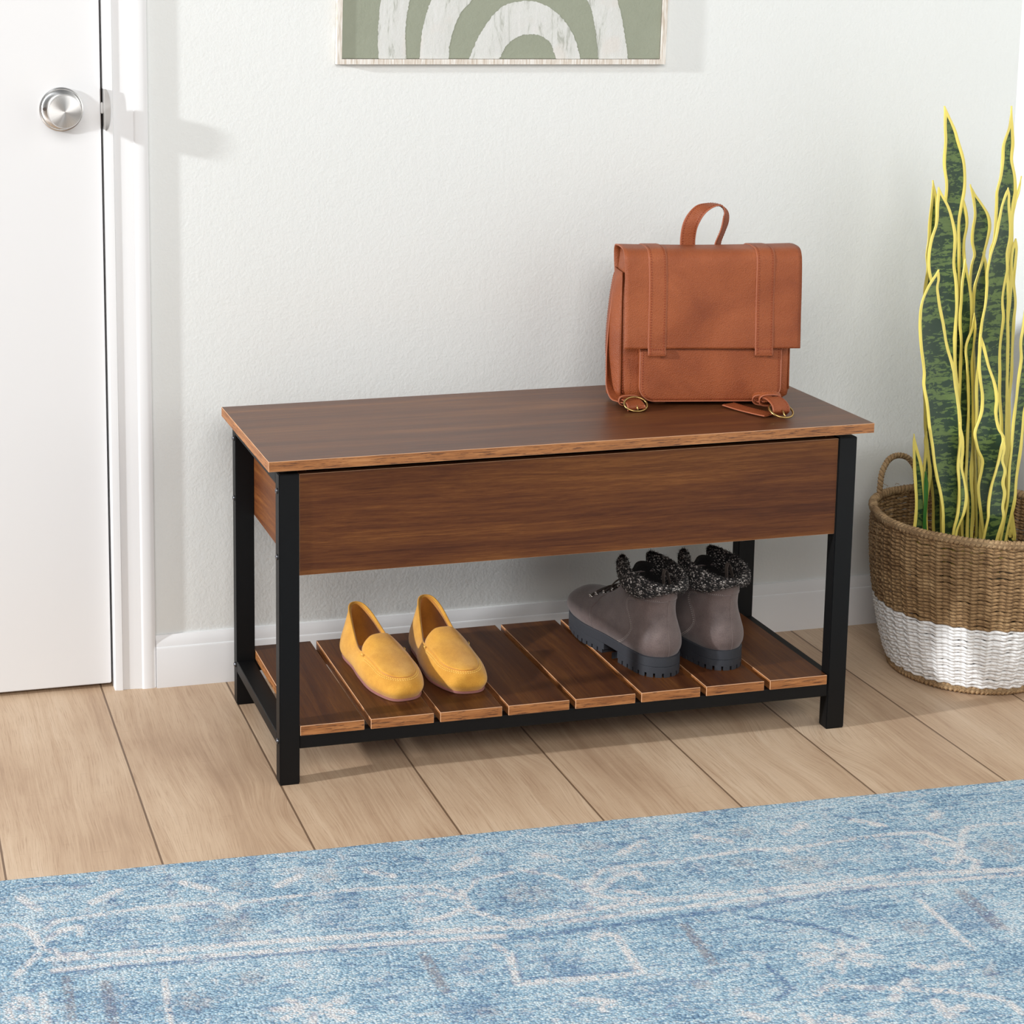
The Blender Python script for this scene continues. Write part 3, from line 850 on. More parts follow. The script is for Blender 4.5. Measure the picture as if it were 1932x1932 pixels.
def build_bench():
    B = empty('storage_bench', (0, -0.27, 0), 0, 'long walnut-look storage bench on a black metal frame with an open slatted shoe shelf', 'bench')
    org = Vector((0, -0.27, 0))

    def part(name, x0, x1, y0, y1, z0, z1, mats, bevel=0.0006, classify=None, seg=1):
        return box_obj(name, x0, x1, y0 + 0.27, y1 + 0.27, z0, z1, mats, B, bevel, seg, classify)

    def topcls(n):
        m = max(abs(n.x), abs(n.y), abs(n.z))
        if m < 0.95:
            return 3
        if abs(n.z) > 0.95:
            return 0
        return 1 if abs(n.y) > 0.95 else 2
    part('lid', -0.5, 0.5, -0.4574, -0.0996, HT - 0.0158, HT, [M_TOP, M_EDGEX, M_EDGEY, M_LINE], 0.0005, topcls)
    part('front_panel', -0.4485, 0.4485, -0.4385, -0.4235, 0.336, 0.4955, [M_PANEL, M_PANEL, M_PANEL, M_LINE], 0.0005, topcls)
    part('back_panel', -0.4485, 0.4485, -0.1125, -0.0975, 0.336, 0.4975, [M_PANEL, M_PANEL, M_PANEL, M_LINE], 0.0005, topcls)
    for s in (-1, 1):
        a, b = sorted((s * 0.4485, s * 0.4340))
        part('side_panel', a, b, -0.4232, -0.1128, 0.336, 0.4975, [M_PANELY, M_PANELY, M_PANELY, M_LINE], 0.0005, topcls)
    part('bottom_panel', -0.4335, 0.4335, -0.4230, -0.1130, 0.340, 0.352, M_PANEL, 0)
    # legs
    for sx in (-1, 1):
        for fy in (0, 1):
            x0, x1 = sorted((sx * XL, sx * (XL - LW)))
            y0, y1 = (YF, YF + LD) if fy == 0 else (YB - LD, YB)
            leg = part('leg', x0, x1, y0, y1, 0.0015, 0.4970, M_BLACK, 0.0012, None, 2)
            foot = part('foot_cap', x0 + 0.0008, x1 - 0.0008, y0 + 0.0008, y1 - 0.0008, 0.0, 0.004, M_BLACK, 0.0005)
            foot.parent = leg
            for z in (0.0690, 0.3650, 0.4690):
                bm = bmesh.new()
                yc = (y0 + y1) / 2 + 0.27
                prof = [(0.0046, 0.0), (0.0046, 0.0012), (0.0036, 0.0026), (0.0018, 0.0030), (0.0016, 0.0018), (0.0, 0.0018)]
                rings = []
                for r, h in prof:
                    if r == 0:
                        rings.append([bm.verts.new((sx * (XL + h), yc, z))])
                    else:
                        rings.append([bm.verts.new((sx * (XL + h), yc + r * math.cos(2 * PI * k / 16), z + r * math.sin(2 * PI * k / 16))) for k in range(16)])
                for a, b in zip(rings, rings[1:]):
                    for k in range(16):
                        if len(b) == 1:
                            bm.faces.new((a[k], a[(k + 1) % 16], b[0]))
                        else:
                            bm.faces.new((a[k], a[(k + 1) % 16], b[(k + 1) % 16], b[k]))
                o = obj('bolt', bm, M_BOLT, leg, auto=0.6)
    # rails
    for s in (-1, 1):
        x0, x1 = sorted((s * XL, s * (XL - 0.030)))
        part('side_rail', x0, x1, YF + LD, YB - LD, 0.0600, 0.0790, M_BLACK, 0.001)
        part('top_rail', x0, x1, YF + LD, YB - LD, 0.4770, 0.4968, M_BLACK, 0.001)
    for (a, b) in ((YF + 0.0015, YF + 0.0200), (YB - 0.0200, YB - 0.0015)):
        part('long_rail', -XL + LW, XL - LW, a, b, 0.0575, 0.0790, M_BLACK, 0.001)
    part('centre_rail', -0.0125, 0.0125, YF + 0.0202, YB - 0.0202, 0.060, 0.0788, M_BLACK, 0.001)

    def slatcls(n):
        m = max(abs(n.x), abs(n.y), abs(n.z))
        if m < 0.95:
            return 3
        if abs(n.z) > 0.95:
            return 0
        return 1 if abs(n.y) > 0.95 else 2
    pitch = 0.1130
    for i in range(8):
        x0 = -0.4478 + i * pitch * 1.0005
        part('slat', x0, x0 + 0.1025, YF - 0.0005, YB - 0.0220 + 0.0215, 0.0790, 0.0951, [M_SLAT, M_EDGEX, M_EDGEY, M_LINE], 0.0006, slatcls)
    return B


# ------------------------------------------------------------------ picture
def build_picture():
    z0 = 1.0895
    P = empty('framed_picture', (0.0177, 0, z0), 0, 'sage green abstract picture with white arches in a pale wood frame on the wall', 'picture')
    P.rotation_euler = (0, math.radians(0.87), 0)
    P.location = (0.0243, 0, 1.0833)
    hw, H, fw, dp = 0.3018, 0.60, 0.0088, 0.013
    bm = bmesh.new()
    add_box(bm, -hw, hw, -dp, -0.001, 0, fw)
    add_box(bm, -hw, hw, -dp, -0.001, H - fw, H)
    add_box(bm, -hw, -hw + fw, -dp, -0.001, fw, H - fw)
    add_box(bm, hw - fw, hw, -dp, -0.001, fw, H - fw)
    obj('frame', bm, M_FRAME, P)
    yc = -0.0085
    bm = bmesh.new()
    add_box(bm, -hw + fw + .001, hw - fw - .001, yc, -0.004, fw + .001, H - fw - .001)
    # painted strokes, slightly raised, with ragged brush edges (world x,z of the photo shapes -> local)
    strokes = [([(-0.2074, 1.0954), (-0.209, 1.1312), (-0.2072, 1.1701), (-0.2039, 1.1959), (-0.19, 1.30), (-0.15, 1.42), (-0.06, 1.54), (0.03, 1.60)],
                [(-0.1578, 1.0946), (-0.1605, 1.1306), (-0.1584, 1.1696), (-0.1535, 1.1956), (-0.142, 1.29), (-0.11, 1.39), (-0.03, 1.50), (0.05, 1.55)]),
               ([(-0.1348, 1.0943), (-0.1308, 1.14), (-0.1218, 1.1758), (-0.1141, 1.1953), (-0.08, 1.26), (-0.02, 1.32), (0.056, 1.345), (0.13, 1.32), (0.19, 1.26), (0.2245, 1.1927), (0.2352, 1.1592), (0.2436, 1.119), (0.2481, 1.0887)],
                [(-0.0826, 1.0935), (-0.0789, 1.1296), (-0.0621, 1.172), (-0.0416, 1.1947), (-0.02, 1.228), (0.01, 1.262), (0.056, 1.285), (0.10, 1.268), (0.14, 1.235), (0.1689, 1.1931), (0.1792, 1.1698), (0.1873, 1.133), (0.1928, 1.0895)]),
               ([(-0.0461, 1.093), (-0.0319, 1.1258), (-0.0115, 1.1584), (0.016, 1.1844), (0.0562, 1.1926), (0.0899, 1.1855), (0.1186, 1.167), (0.1406, 1.1402), (0.1538, 1.1101), (0.159, 1.09)],
                [(0.0088, 1.0922), (0.014, 1.102), (0.0215, 1.115), (0.0346, 1.1266), (0.0521, 1.134), (0.0768, 1.1343), (0.0964, 1.1258), (0.1054, 1.115), (0.110, 1.102), (0.115, 1.0906)])]
    ca, sa = math.cos(math.radians(0.87)), math.sin(math.radians(0.87))

    def loc(x, z):
        dx, dz = (x - 0.0177) * 1.006, (z - 1.0842) * 1.006
        return dx * ca - dz * sa, dx * sa + dz * ca
    for o, i in strokes:
        O = crv([(*loc(*p), 0) for p in o], 26)
        I = crv([(*loc(*p), 0) for p in i], 26)
        n = len(O)
        ra, rb, rm = [], [], []
        for k in range(n):
            a, b = O[k], I[min(k, len(I) - 1)]
            d = (b - a).normalized()
            j1 = (noise.noise(Vector((k * .33, a.x * 40, 1.7))) * 0.0016)
            j2 = (noise.noise(Vector((k * .33, a.x * 40, 8.7))) * 0.0016)
            a = a + d * j1
            b = b + d * j2
            for q in (a, b):
                q.x = min(max(q.x, -hw + fw), hw - fw)
                q.y = min(max(q.y, fw + .0005), H - fw)
            ra.append(bm.verts.new((a.x, yc - 0.0004, a.y)))
            m_ = a.lerp(b, .5)
            rm.append(bm.verts.new((m_.x, yc - 0.0009, m_.y)))
            rb.append(bm.verts.new((b.x, yc - 0.0004, b.y)))
        for k in range(n - 1):
            for A_, B_ in ((ra, rm), (rm, rb)):
                f = bm.faces.new((A_[k], B_[k], B_[k + 1], A_[k + 1]))
                f.material_index = 1
    me = bpy.data.meshes.new('canvas')
    bm.normal_update()
    for f in bm.faces:
        if f.material_index == 1 and f.normal.y > 0:
            f.normal_flip()
    bm.to_mesh(me)
    bm.free()
    link_mesh('canvas', me, [M_ARTG, M_ARTW], P)
    box_obj('backing', -hw + fw, hw - fw, -0.0038, -0.0008, fw, H - fw, M_FRAME, P)


# ------------------------------------------------------------------ rug
def build_rug():
    # top surface grid in rug-local coordinates; local x along the long edge, y away from the wall (negative)
    ang = math.radians(-1.48)
    ox, oy = -0.1878, -0.6712
    step = 0.003
    xs = np.arange(-1.15, 1.17, step)
    ys = np.arange(0.0, -1.30, -step)
    X, Y = np.meshgrid(xs, ys)
    ca, sa = math.cos(ang), math.sin(ang)
    WX = ox + X * ca - Y * sa
    WY = oy + X * sa + Y * ca
    ch = {'c': np.zeros(X.shape, np.float32), 'n': np.zeros(X.shape, np.float32), 'b': np.zeros(X.shape, np.float32)}

    def stamp(kind, w, pts):
        r = w * 0.00100
        for (ax, ay), (bx, by) in zip(pts, pts[1:]):
            if ax == bx and ay == by:
                continue
            dx, dy = bx - ax, by - ay
            L2 = dx * dx + dy * dy
            tt = np.clip(((WX - ax) * dx + (WY - ay) * dy) / L2, 0, 1)
            d = np.sqrt((WX - ax - tt * dx) ** 2 + (WY - ay - tt * dy) ** 2)
            v = np.clip(1.25 - (d - r) / 0.0032, 0, 1)
            np.maximum(ch[kind], v, out=ch[kind])
    for kind, w, pts in MOTIFS:
        stamp(kind, w, pts)
    for kind, bx, by, rx, ry in BLOBS:
        q = np.sqrt(((WX - bx) / rx) ** 2 + ((WY - by) / ry) ** 2)
        th = np.arctan2((WY - by) / ry, (WX - bx) / rx)
        q = q / (1 + 0.22 * np.cos(8 * th))
        v = np.clip((1.15 - q) * 2.2, 0, 1) * (0.55 if kind != 'c' else 0.8)
        if kind == 'b':
            ring = np.clip(1 - np.abs(q - 0.55) * 5, 0, 1) * 0.6
            np.maximum(ch['c'], ring, out=ch['c'])
        np.maximum(ch[kind], v, out=ch[kind])
    # repeat of the flower border further from the wall and sideways
    edge_wob = np.array([noise.noise(Vector((x * 9, 2.0, 0))) * 0.0022 + noise.noise(Vector((x * 60, 5.0, 0))) * 0.0009 for x in xs])
    YY = Y + edge_wob[None, :] * np.exp(Y / 0.02)
    Z = np.full(X.shape, 0.0078)
    Z[0, :] = 0.0055
    Z += 0.0006 * np.sin(X * 7 + 1) * np.sin(Y * 5)
    ny, nx = X.shape
    verts = np.stack([X, YY, Z], -1).reshape(-1, 3)
    # skirt down to the floor
    sk = verts.reshape(ny, nx, 3)[0].copy()
    sk[:, 2] = 0.0003
    sk[:, 1] -= 0.0005
    i = np.arange(ny - 1)[:, None] * nx + np.arange(nx - 1)[None, :]
    faces = np.stack([i, i + nx, i + nx + 1, i + 1], -1).reshape(-1, 4)
    base = ny * nx
    j = np.arange(nx - 1)
    sf = np.stack([j, j + 1, base + j + 1, base + j], -1)
    # other three borders
    l2 = verts.reshape(ny, nx, 3)[:, 0].copy(); l2[:, 2] = 0.0003
    r2 = verts.reshape(ny, nx, 3)[:, -1].copy(); r2[:, 2] = 0.0003
    b2 = verts.reshape(ny, nx, 3)[-1].copy(); b2[:, 2] = 0.0003
    bl = base + nx
    br = bl + ny
    bb = br + ny
    k = np.arange(ny - 1)
    lf = np.stack([k * nx, bl + k, bl + k + 1, (k + 1) * nx], -1)
    rf = np.stack([k * nx + nx - 1, (k + 1) * nx + nx - 1, br + k + 1, br + k], -1)
    bf = np.stack([(ny - 1) * nx + j, bb + j, bb + j + 1, (ny - 1) * nx + j + 1], -1)
    V = np.concatenate([verts, sk, l2, r2, b2])
    F = np.concatenate([faces, sf, lf, rf, bf]).astype(np.int32)
    me = bpy.data.meshes.new('rug')
    me.vertices.add(len(V))
    me.vertices.foreach_set('co', V.astype(np.float32).ravel())
    me.loops.add(F.size)
    me.loops.foreach_set('vertex_index', F.ravel())
    me.polygons.add(len(F))
    me.polygons.foreach_set('loop_start', np.arange(0, F.size, 4, dtype=np.int32))
    me.update(calc_edges=True)
    me.validate()
    attr = me.color_attributes.new('motif', 'FLOAT_COLOR', 'POINT')
    cd = np.zeros((len(V), 4), np.float32)
    cd[:base, 0] = ch['c'].ravel()
    cd[:base, 1] = ch['n'].ravel()
    cd[:base, 2] = ch['b'].ravel()
    cd[:, 3] = 1
    attr.data.foreach_set('color', cd.ravel())
    o = link_mesh('area_rug', me, M_RUG, None, True)
    o.location = (ox, oy, 0)
    o.rotation_euler = (0, 0, ang)
    o['label'] = 'pale blue distressed oriental-pattern rug lying on the plank floor in front of the bench'
    o['category'] = 'rug'


# ------------------------------------------------------------------ snake plant and basket
BC = (0.835, -0.25)


def build_basket():
    G = empty('woven_basket', (BC[0], BC[1], 0), 0, 'round seagrass basket, brown above and white below, holding the snake plant', 'basket')

    zs = [0.0, 0.012, 0.03, 0.06, 0.10, 0.13, 0.17, 0.22, 0.255, 0.283]
    rs = [0.1240, 0.1330, 0.1410, 0.1500, 0.1590, 0.1640, 0.1705, 0.1750, 0.1755, 0.1735]

    def rad(z):
        return float(np.interp(z, zs, rs))

    def dent(th, z):
        k = min(max(z / 0.28, 0), 1)
        d = 0.0035 * math.cos(3 * th + 0.8) * k + 0.002 * math.cos(5 * th + 2.1) * k
        # front of the rim bulges forward
        d += 0.008 * k * math.exp(-((((th + PI / 2 - 0.25 + PI) % (2 * PI)) - PI) / 0.6) ** 2)
        return d

    def coil(zlist, r0, name, m, phase=0):
        V, F, UV = [], [], []
        nseg, nr = 300, 7
        for row, z in enumerate(zlist):
            base = len(V)
            for i in range(nseg + 1):
                th = 2 * PI * i / nseg
                weave = math.sin(19 * th + PI * (row + phase)) * 0.0013 + 0.0012 * math.cos(38 * th)
                jz = noise.noise(Vector((th * 3.2, row * 0.9, 3.0))) * 0.0020
                if i == nseg:
                    jz = noise.noise(Vector((0, row * 0.9, 3.0))) * 0.0020
                sag = -0.0009 * math.cos(38 * th)
                zz = z + jz * min(1.0, z / 0.02) * min(1.0, (0.2835 - z) / 0.01 + 0.3) + sag
                R = rad(max(zz, 0)) + dent(th, zz) + weave
                cx, cy = R * math.cos(th), R * math.sin(th)
                for k in range(nr):
                    a = 2 * PI * k / nr
                    rr = r0 * (1 + 0.17 * math.cos(2 * a + th * 70 * PI / 3))
                    V.append((cx + math.cos(th) * math.cos(a) * rr, cy + math.sin(th) * math.cos(a) * rr, zz + math.sin(a) * rr * 0.95))
                    UV.append((th * 0.165 + row * 0.137, k / nr))
            for i in range(nseg):
                for k in range(nr):
                    k2 = (k + 1) % nr
                    F.append((base + i * nr + k, base + i * nr + k2, base + (i + 1) * nr + k2, base + (i + 1) * nr + k))
        return mesh_from(name, V, F, m, G, True, UV)
    pitch = 0.00605
    white = [0.0172 + i * pitch for i in range(19)]
    brown = [white[-1] + pitch * (i + 1) for i in range(25)]
    coil(white, 0.0034, 'white_band', M_ROPEW)
    coil(brown, 0.0034, 'brown_weave', M_ROPE, 1)
    # inner ribs / lining that closes the gaps
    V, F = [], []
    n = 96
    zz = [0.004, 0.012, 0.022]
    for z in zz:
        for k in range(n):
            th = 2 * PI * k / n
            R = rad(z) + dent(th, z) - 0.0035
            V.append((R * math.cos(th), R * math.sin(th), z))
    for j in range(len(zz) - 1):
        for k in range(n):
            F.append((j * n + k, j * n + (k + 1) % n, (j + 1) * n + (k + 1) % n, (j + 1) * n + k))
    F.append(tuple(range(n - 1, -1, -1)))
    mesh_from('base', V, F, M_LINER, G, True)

    def wrapped(name, path, r, closed, m, wraps, parent):
        """rope wrapped with a thinner strand"""
        P = [Vector(p) for p in path]
        L = 0
        rr = []
        us = []
        for i, p in enumerate(P):
            if i:
                L += (P[i] - P[i - 1]).length
            us.append(L)
        n = 12
        V, F, UV = [], [], []
        v0, f0 = tube_data(P, r, n, closed)
        v1 = []
        for i in range(len(P)):
            for k in range(n):
                c = P[i]
                d = v0[i * n + k] - c
                a = 2 * PI * k / n
                s = 1 + 0.16 * math.cos(a * 1 + us[i] * wraps) + 0.07 * noise.noise(c * 140 + Vector((k, 0, 0)))
                v1.append(c + d * s)
                UV.append((us[i], k / n))
        return mesh_from(name, v1, f0, m, parent, True, UV)
    N = 420
    rim = []
    for i in range(N):
        th = 2 * PI * i / N
        R = rad(0.283) + dent(th, 0.283) + 0.001
        rim.append((R * math.cos(th), R * math.sin(th), 0.2850 + 0.0020 * math.sin(2 * th + 0.4) + 0.0008 * noise.noise(Vector((th * 9, 0, 4)))))
    wrapped('rim', rim, 0.0074, True, M_RIMROPE, 900, G)
    br = []
    for i in range(N):
        th = 2 * PI * i / N
        R = 0.1290
        br.append((R * math.cos(th), R * math.sin(th), 0.0082))
    wrapped('base_rim', br, 0.0078, True, M_RIMROPE, 900, G)
    for a0, nm in ((PI - 1.26, 0), (-1.26, 1)):
        pts = []
        for s, hh in ((-0.290, -0.012), (-0.288, 0.022), (-0.262, 0.052), (-0.17, 0.077), (-0.03, 0.087), (0.12, 0.081), (0.245, 0.056), (0.285, 0.022), (0.290, -0.012)):
            th = a0 + s * 0.95
            R = rad(0.283) + dent(th, .283)
            pts.append((R * math.cos(th), R * math.sin(th), 0.2850 + hh * 0.76))
        wrapped('handle', crv(pts, 14), 0.0052, False, M_RIMROPE, 1100, G)
    # frayed grass ends
    bm = bmesh.new()
    for i in range(260):
        th = random.uniform(0, 2 * PI)
        z = random.choice([random.uniform(0.135, 0.285), random.uniform(0.28, 0.295), random.uniform(0.135, .28)])
        R = rad(z) + dent(th, z) + 0.003
        p = Vector((R * math.cos(th), R * math.sin(th), z))
        o = Vector((math.cos(th), math.sin(th), 0))
        t = Vector((-math.sin(th), math.cos(th), 0))
        l = random.uniform(0.004, 0.012)
        q = p + o * l * random.uniform(.15, .5) + t * l * random.choice((-1, 1)) + Vector((0, 0, l * random.uniform(-.4, .6)))
        add_tube(bm, [p, p.lerp(q, .5) + o * 0.001, q], [0.0005, 0.0004, 0.0002], 4)
    f = obj('frayed_fibres', bm, M_RIMROPE, G)
    f['kind'] = 'stuff'


def build_plant():
    P = empty('snake_plant', (BC[0], BC[1], 0.012), 0, 'tall snake plant with yellow-edged mottled green leaves standing in the woven basket', 'plant')
    # nursery pot hidden in the basket
    V, F = [], []
    prof = [(0.0, 0.0), (0.085, 0.0), (0.105, 0.180), (0.110, 0.180), (0.110, 0.190), (0.102, 0.190), (0.098, 0.165)]
    n = 48
    for r, z in prof:
        for k in range(n):
            V.append((max(r, 1e-4) * math.cos(2 * PI * k / n), max(r, 1e-4) * math.sin(2 * PI * k / n), z))
    for j in range(len(prof) - 1):
        for k in range(n):
            F.append((j * n + k, j * n + (k + 1) % n, (j + 1) * n + (k + 1) % n, (j + 1) * n + k))
    mesh_from('nursery_pot', V, F, M_POT, P, False)
    bm = bmesh.new()
    g = bmesh.ops.create_circle(bm, cap_ends=True, segments=40, radius=0.0985)
    bmesh.ops.translate(bm, verts=bm.verts[:], vec=(0, 0, 0.168))
    obj('soil', bm, M_SOIL, P)
    org = Vector((BC[0], BC[1], 0.012))
    for li, (y0, rows) in enumerate(LEAVES):
        rd = random.Random(li * 7 + 3)
        rows = list(rows)
        # continue the leaf below the rim to the soil
        xb, hb, zb = rows[-1]
        rows.append((xb + (BC[0] - xb) * 0.10, hb * 0.9, 0.24))
        rows.append((xb + (BC[0] - xb) * 0.22, hb * 0.7, 0.165))
        K = 5
        pts = crv([(x, h, z) for x, h, z in rows], K)
        lean = rd.uniform(-0.008, 0.008)
        tw0 = rd.uniform(-0.5, 0.5)
        ztop, zbot = rows[0][2], rows[-1][2]
        ns = 11
        V, F, UV = [], [], []
        ln = 0
        sprout = (li == len(LEAVES) - 1)
        for i, p in enumerate(pts):
            x, h, z = p.x, max(p.y, 0.0004), p.z
            if i:
                ln += abs(pts[i - 1].z - z)
            s = (z - zbot) / max(ztop - zbot, 1e-6)
            yy = y0 + (0.35 * (BC[1] - y0)) * (1 - min(1.0, max(0, z - zbot) / 0.16)) + lean * math.sin(s * 3)
            tw = tw0 * math.sin(s * PI * 1.6 + li)
            cup = 0.16
            for k in range(ns):
                q = -1 + 2 * k / (ns - 1)
                rip = 0.0016 * math.sin(z * 70 + li * 2.1 + (1.5 if q > 0 else 0)) * abs(q) ** 3
                dy = -cup * h * (abs(q) ** 1.6) + h * q * math.sin(tw) * 0.55 + rip
                V.append((x + h * q - org.x, yy + dy - org.y, z - org.z))
                ed = (1 - abs(q)) * h * 100
                if i < 4:
                    ed = min(ed, ln * 100 * 0.8)
                UV.append((ed, ln))
        for i in range(len(pts) - 1):
            for k in range(ns - 1):
                F.append((i * ns + k, i * ns + k + 1, (i + 1) * ns + k + 1, (i + 1) * ns + k))
        o = mesh_from('leaf', V, F, M_SPROUT if sprout else M_LEAF, P, True, UV)
        sd = o.modifiers.new('thickness', 'SOLIDIFY')
        sd.thickness = 0.0018
        sd.offset = 0.0

# ------------------------------------------------------------------ lofted footwear
class Loft:
    """closed fan of profiles (keys given for one half, mirrored); S(a, t) gives a smooth surface point"""

    def __init__(self, keys, bend=lambda p: p, nk=8, nt=5):
        half = [[Vector(p) for p in k] for k in keys]
        mir = [[Vector((-p.x, p.y, p.z)) for p in k] for k in half[1:-1][::-1]]
        self.K = [[bend(p.copy()) for p in k] for k in half + mir]
        self.n = len(self.K)
        self.m = len(self.K[0])
        self.nk, self.nt = nk, nt

    @staticmethod
    def cr(a, b, c, d, t):
        return 0.5 * ((2 * b) + (c - a) * t + (2 * a - 5 * b + 4 * c - d) * t * t + (3 * b - a - 3 * c + d) * t ** 3)

    def prof(self, k, t):
        P = self.K[k % self.n]
        i = min(int(t), self.m - 2)
        f = t - i
        return self.cr(P[max(i - 1, 0)], P[i], P[i + 1], P[min(i + 2, self.m - 1)], f)

    def S(self, a, t):
        i = math.floor(a)
        f = a - i
        return self.cr(self.prof(i - 1, t), self.prof(i, t), self.prof(i + 1, t), self.prof(i + 2, t), f)

    def N(self, a, t):
        e = 0.03
        du = self.S(a + e, t) - self.S(a - e, t)
        t0, t1 = max(t - e, 0), min(t + e, self.m - 1)
        dv = self.S(a, t1) - self.S(a, t0)
        n = du.cross(dv).normalized()
        c = Vector((0, self.S(a, 0).y, self.S(a, 0).z + 0.02))
        p = self.S(a, t)
        if n.dot(p - Vector((0, p.y * .9 + .012, 0.03))) < 0:
            n = -n
        return n

    def mesh(self, name, mats, parent, thick=0.0025, inner=1):
        na, nt = self.n * self.nk, (self.m - 1) * self.nt + 1
        V = [self.S(i / self.nk, min(j / self.nt, self.m - 1 - 1e-9)) for j in range(nt) for i in range(na)]
        F = [(j * na + i, j * na + (i + 1) % na, (j + 1) * na + (i + 1) % na, (j + 1) * na + i) for j in range(nt - 1) for i in range(na)]
        bm = bmesh.new()
        add_data(bm, V, F)
        bmesh.ops.recalc_face_normals(bm, faces=bm.faces[:])
        bm.faces.ensure_lookup_table()
        f = bm.faces[0]
        c = f.calc_center_median()
        if f.normal.dot(c - Vector((0, c.y * .9 + .01, c.z))) < 0:
            bmesh.ops.reverse_faces(bm, faces=bm.faces[:])
        bvh = BVHTree.FromBMesh(bm)
        me = bpy.data.meshes.new(name)
        bm.to_mesh(me)
        bm.free()
        o = link_mesh(name, me, mats, parent, True)
        sd = o.modifiers.new('thickness', 'SOLIDIFY')
        sd.thickness = thick
        sd.offset = -1
        sd.material_offset = inner
        sd.material_offset_rim = 0
        return o, bvh

    def outline(self, per=8, grow=0.0):
        pts = []
        for i in range(self.n * per):
            p = self.S(i / per, 0.0)
            q = self.S(i / per + .05, 0.0) - self.S(i / per - .05, 0.0)
            nn = Vector((q.y, -q.x, 0)).normalized()
            if nn.dot(Vector((p.x, p.y - 0.5 * (self.K[0][0].y), 0))) < 0:
                nn = -nn
            pts.append(Vector((p.x, p.y, 0)) + nn * grow)
        return pts


def slab(bm, out, z0, z1, mi=0, rnd=0.0012):
    """solid from an outline; z0/z1 may be functions of the point"""
    n = len(out)
    c = sum(out, Vector()) / n
    f0 = z0 if callable(z0) else (lambda p: z0)
    f1 = z1 if callable(z1) else (lambda p: z1)
    rings = []
    for s, fz, dz in ((1 - rnd / 0.045, f0, 0), (1, f0, rnd), (1, f1, -rnd), (1 - rnd / 0.045, f1, 0)):
        rings.append([bm.verts.new((c.x + (p.x - c.x) * s, c.y + (p.y - c.y) * s, fz(p) + dz)) for p in out])
    for a, b in zip(rings, rings[1:]):
        for i in range(n):
            f = bm.faces.new((a[i], a[(i + 1) % n], b[(i + 1) % n], b[i]))
            f.material_index = mi
            f.smooth = True
    for r in (rings[0][::-1], rings[-1]):
        f = bm.faces.new(r)
        f.material_index = mi


LOAFER = [
    [(0, .241, .004), (0, .2465, .015), (0, .243, .026), (0, .228, .036), (0, .190, .0445), (0, .140, .0575)],
    [(.0255, .231, .004), (.0300, .234, .015), (.0275, .230, .026), (.0215, .215, .0355), (.016, .182, .0445), (.010, .139, .0572)],
    [(.0425, .184, .004), (.0465, .185, .014), (.0445, .183, .026), (.0365, .176, .0365), (.027, .161, .046), (.020, .138, .0535)],
    [(.0410, .130, .004), (.046, .130, .014), (.0455, .130, .026), (.0415, .128, .034), (.038, .126, .039), (.0345, .124, .0430)],
    [(.034, .085, .004), (.039, .085, .014), (.0392, .084, .024), (.0372, .083, .032), (.0335, .084, .040), (.0290, .086, .0470)],
    [(.031, .040, .004), (.036, .039, .014), (.0345, .038, .030), (.0290, .038, .048), (.0245, .039, .062), (.0205, .041, .0730)],
    [(.020, .012, .004), (.024, .008, .014), (.022, .008, .030), (.0175, .011, .050), (.0145, .014, .068), (.0125, .018, .0840)],
    [(0, .002, .004), (0, -.003, .014), (0, -.002, .030), (0, .003, .050), (0, .007, .070), (0, .0110, .0865)],
]


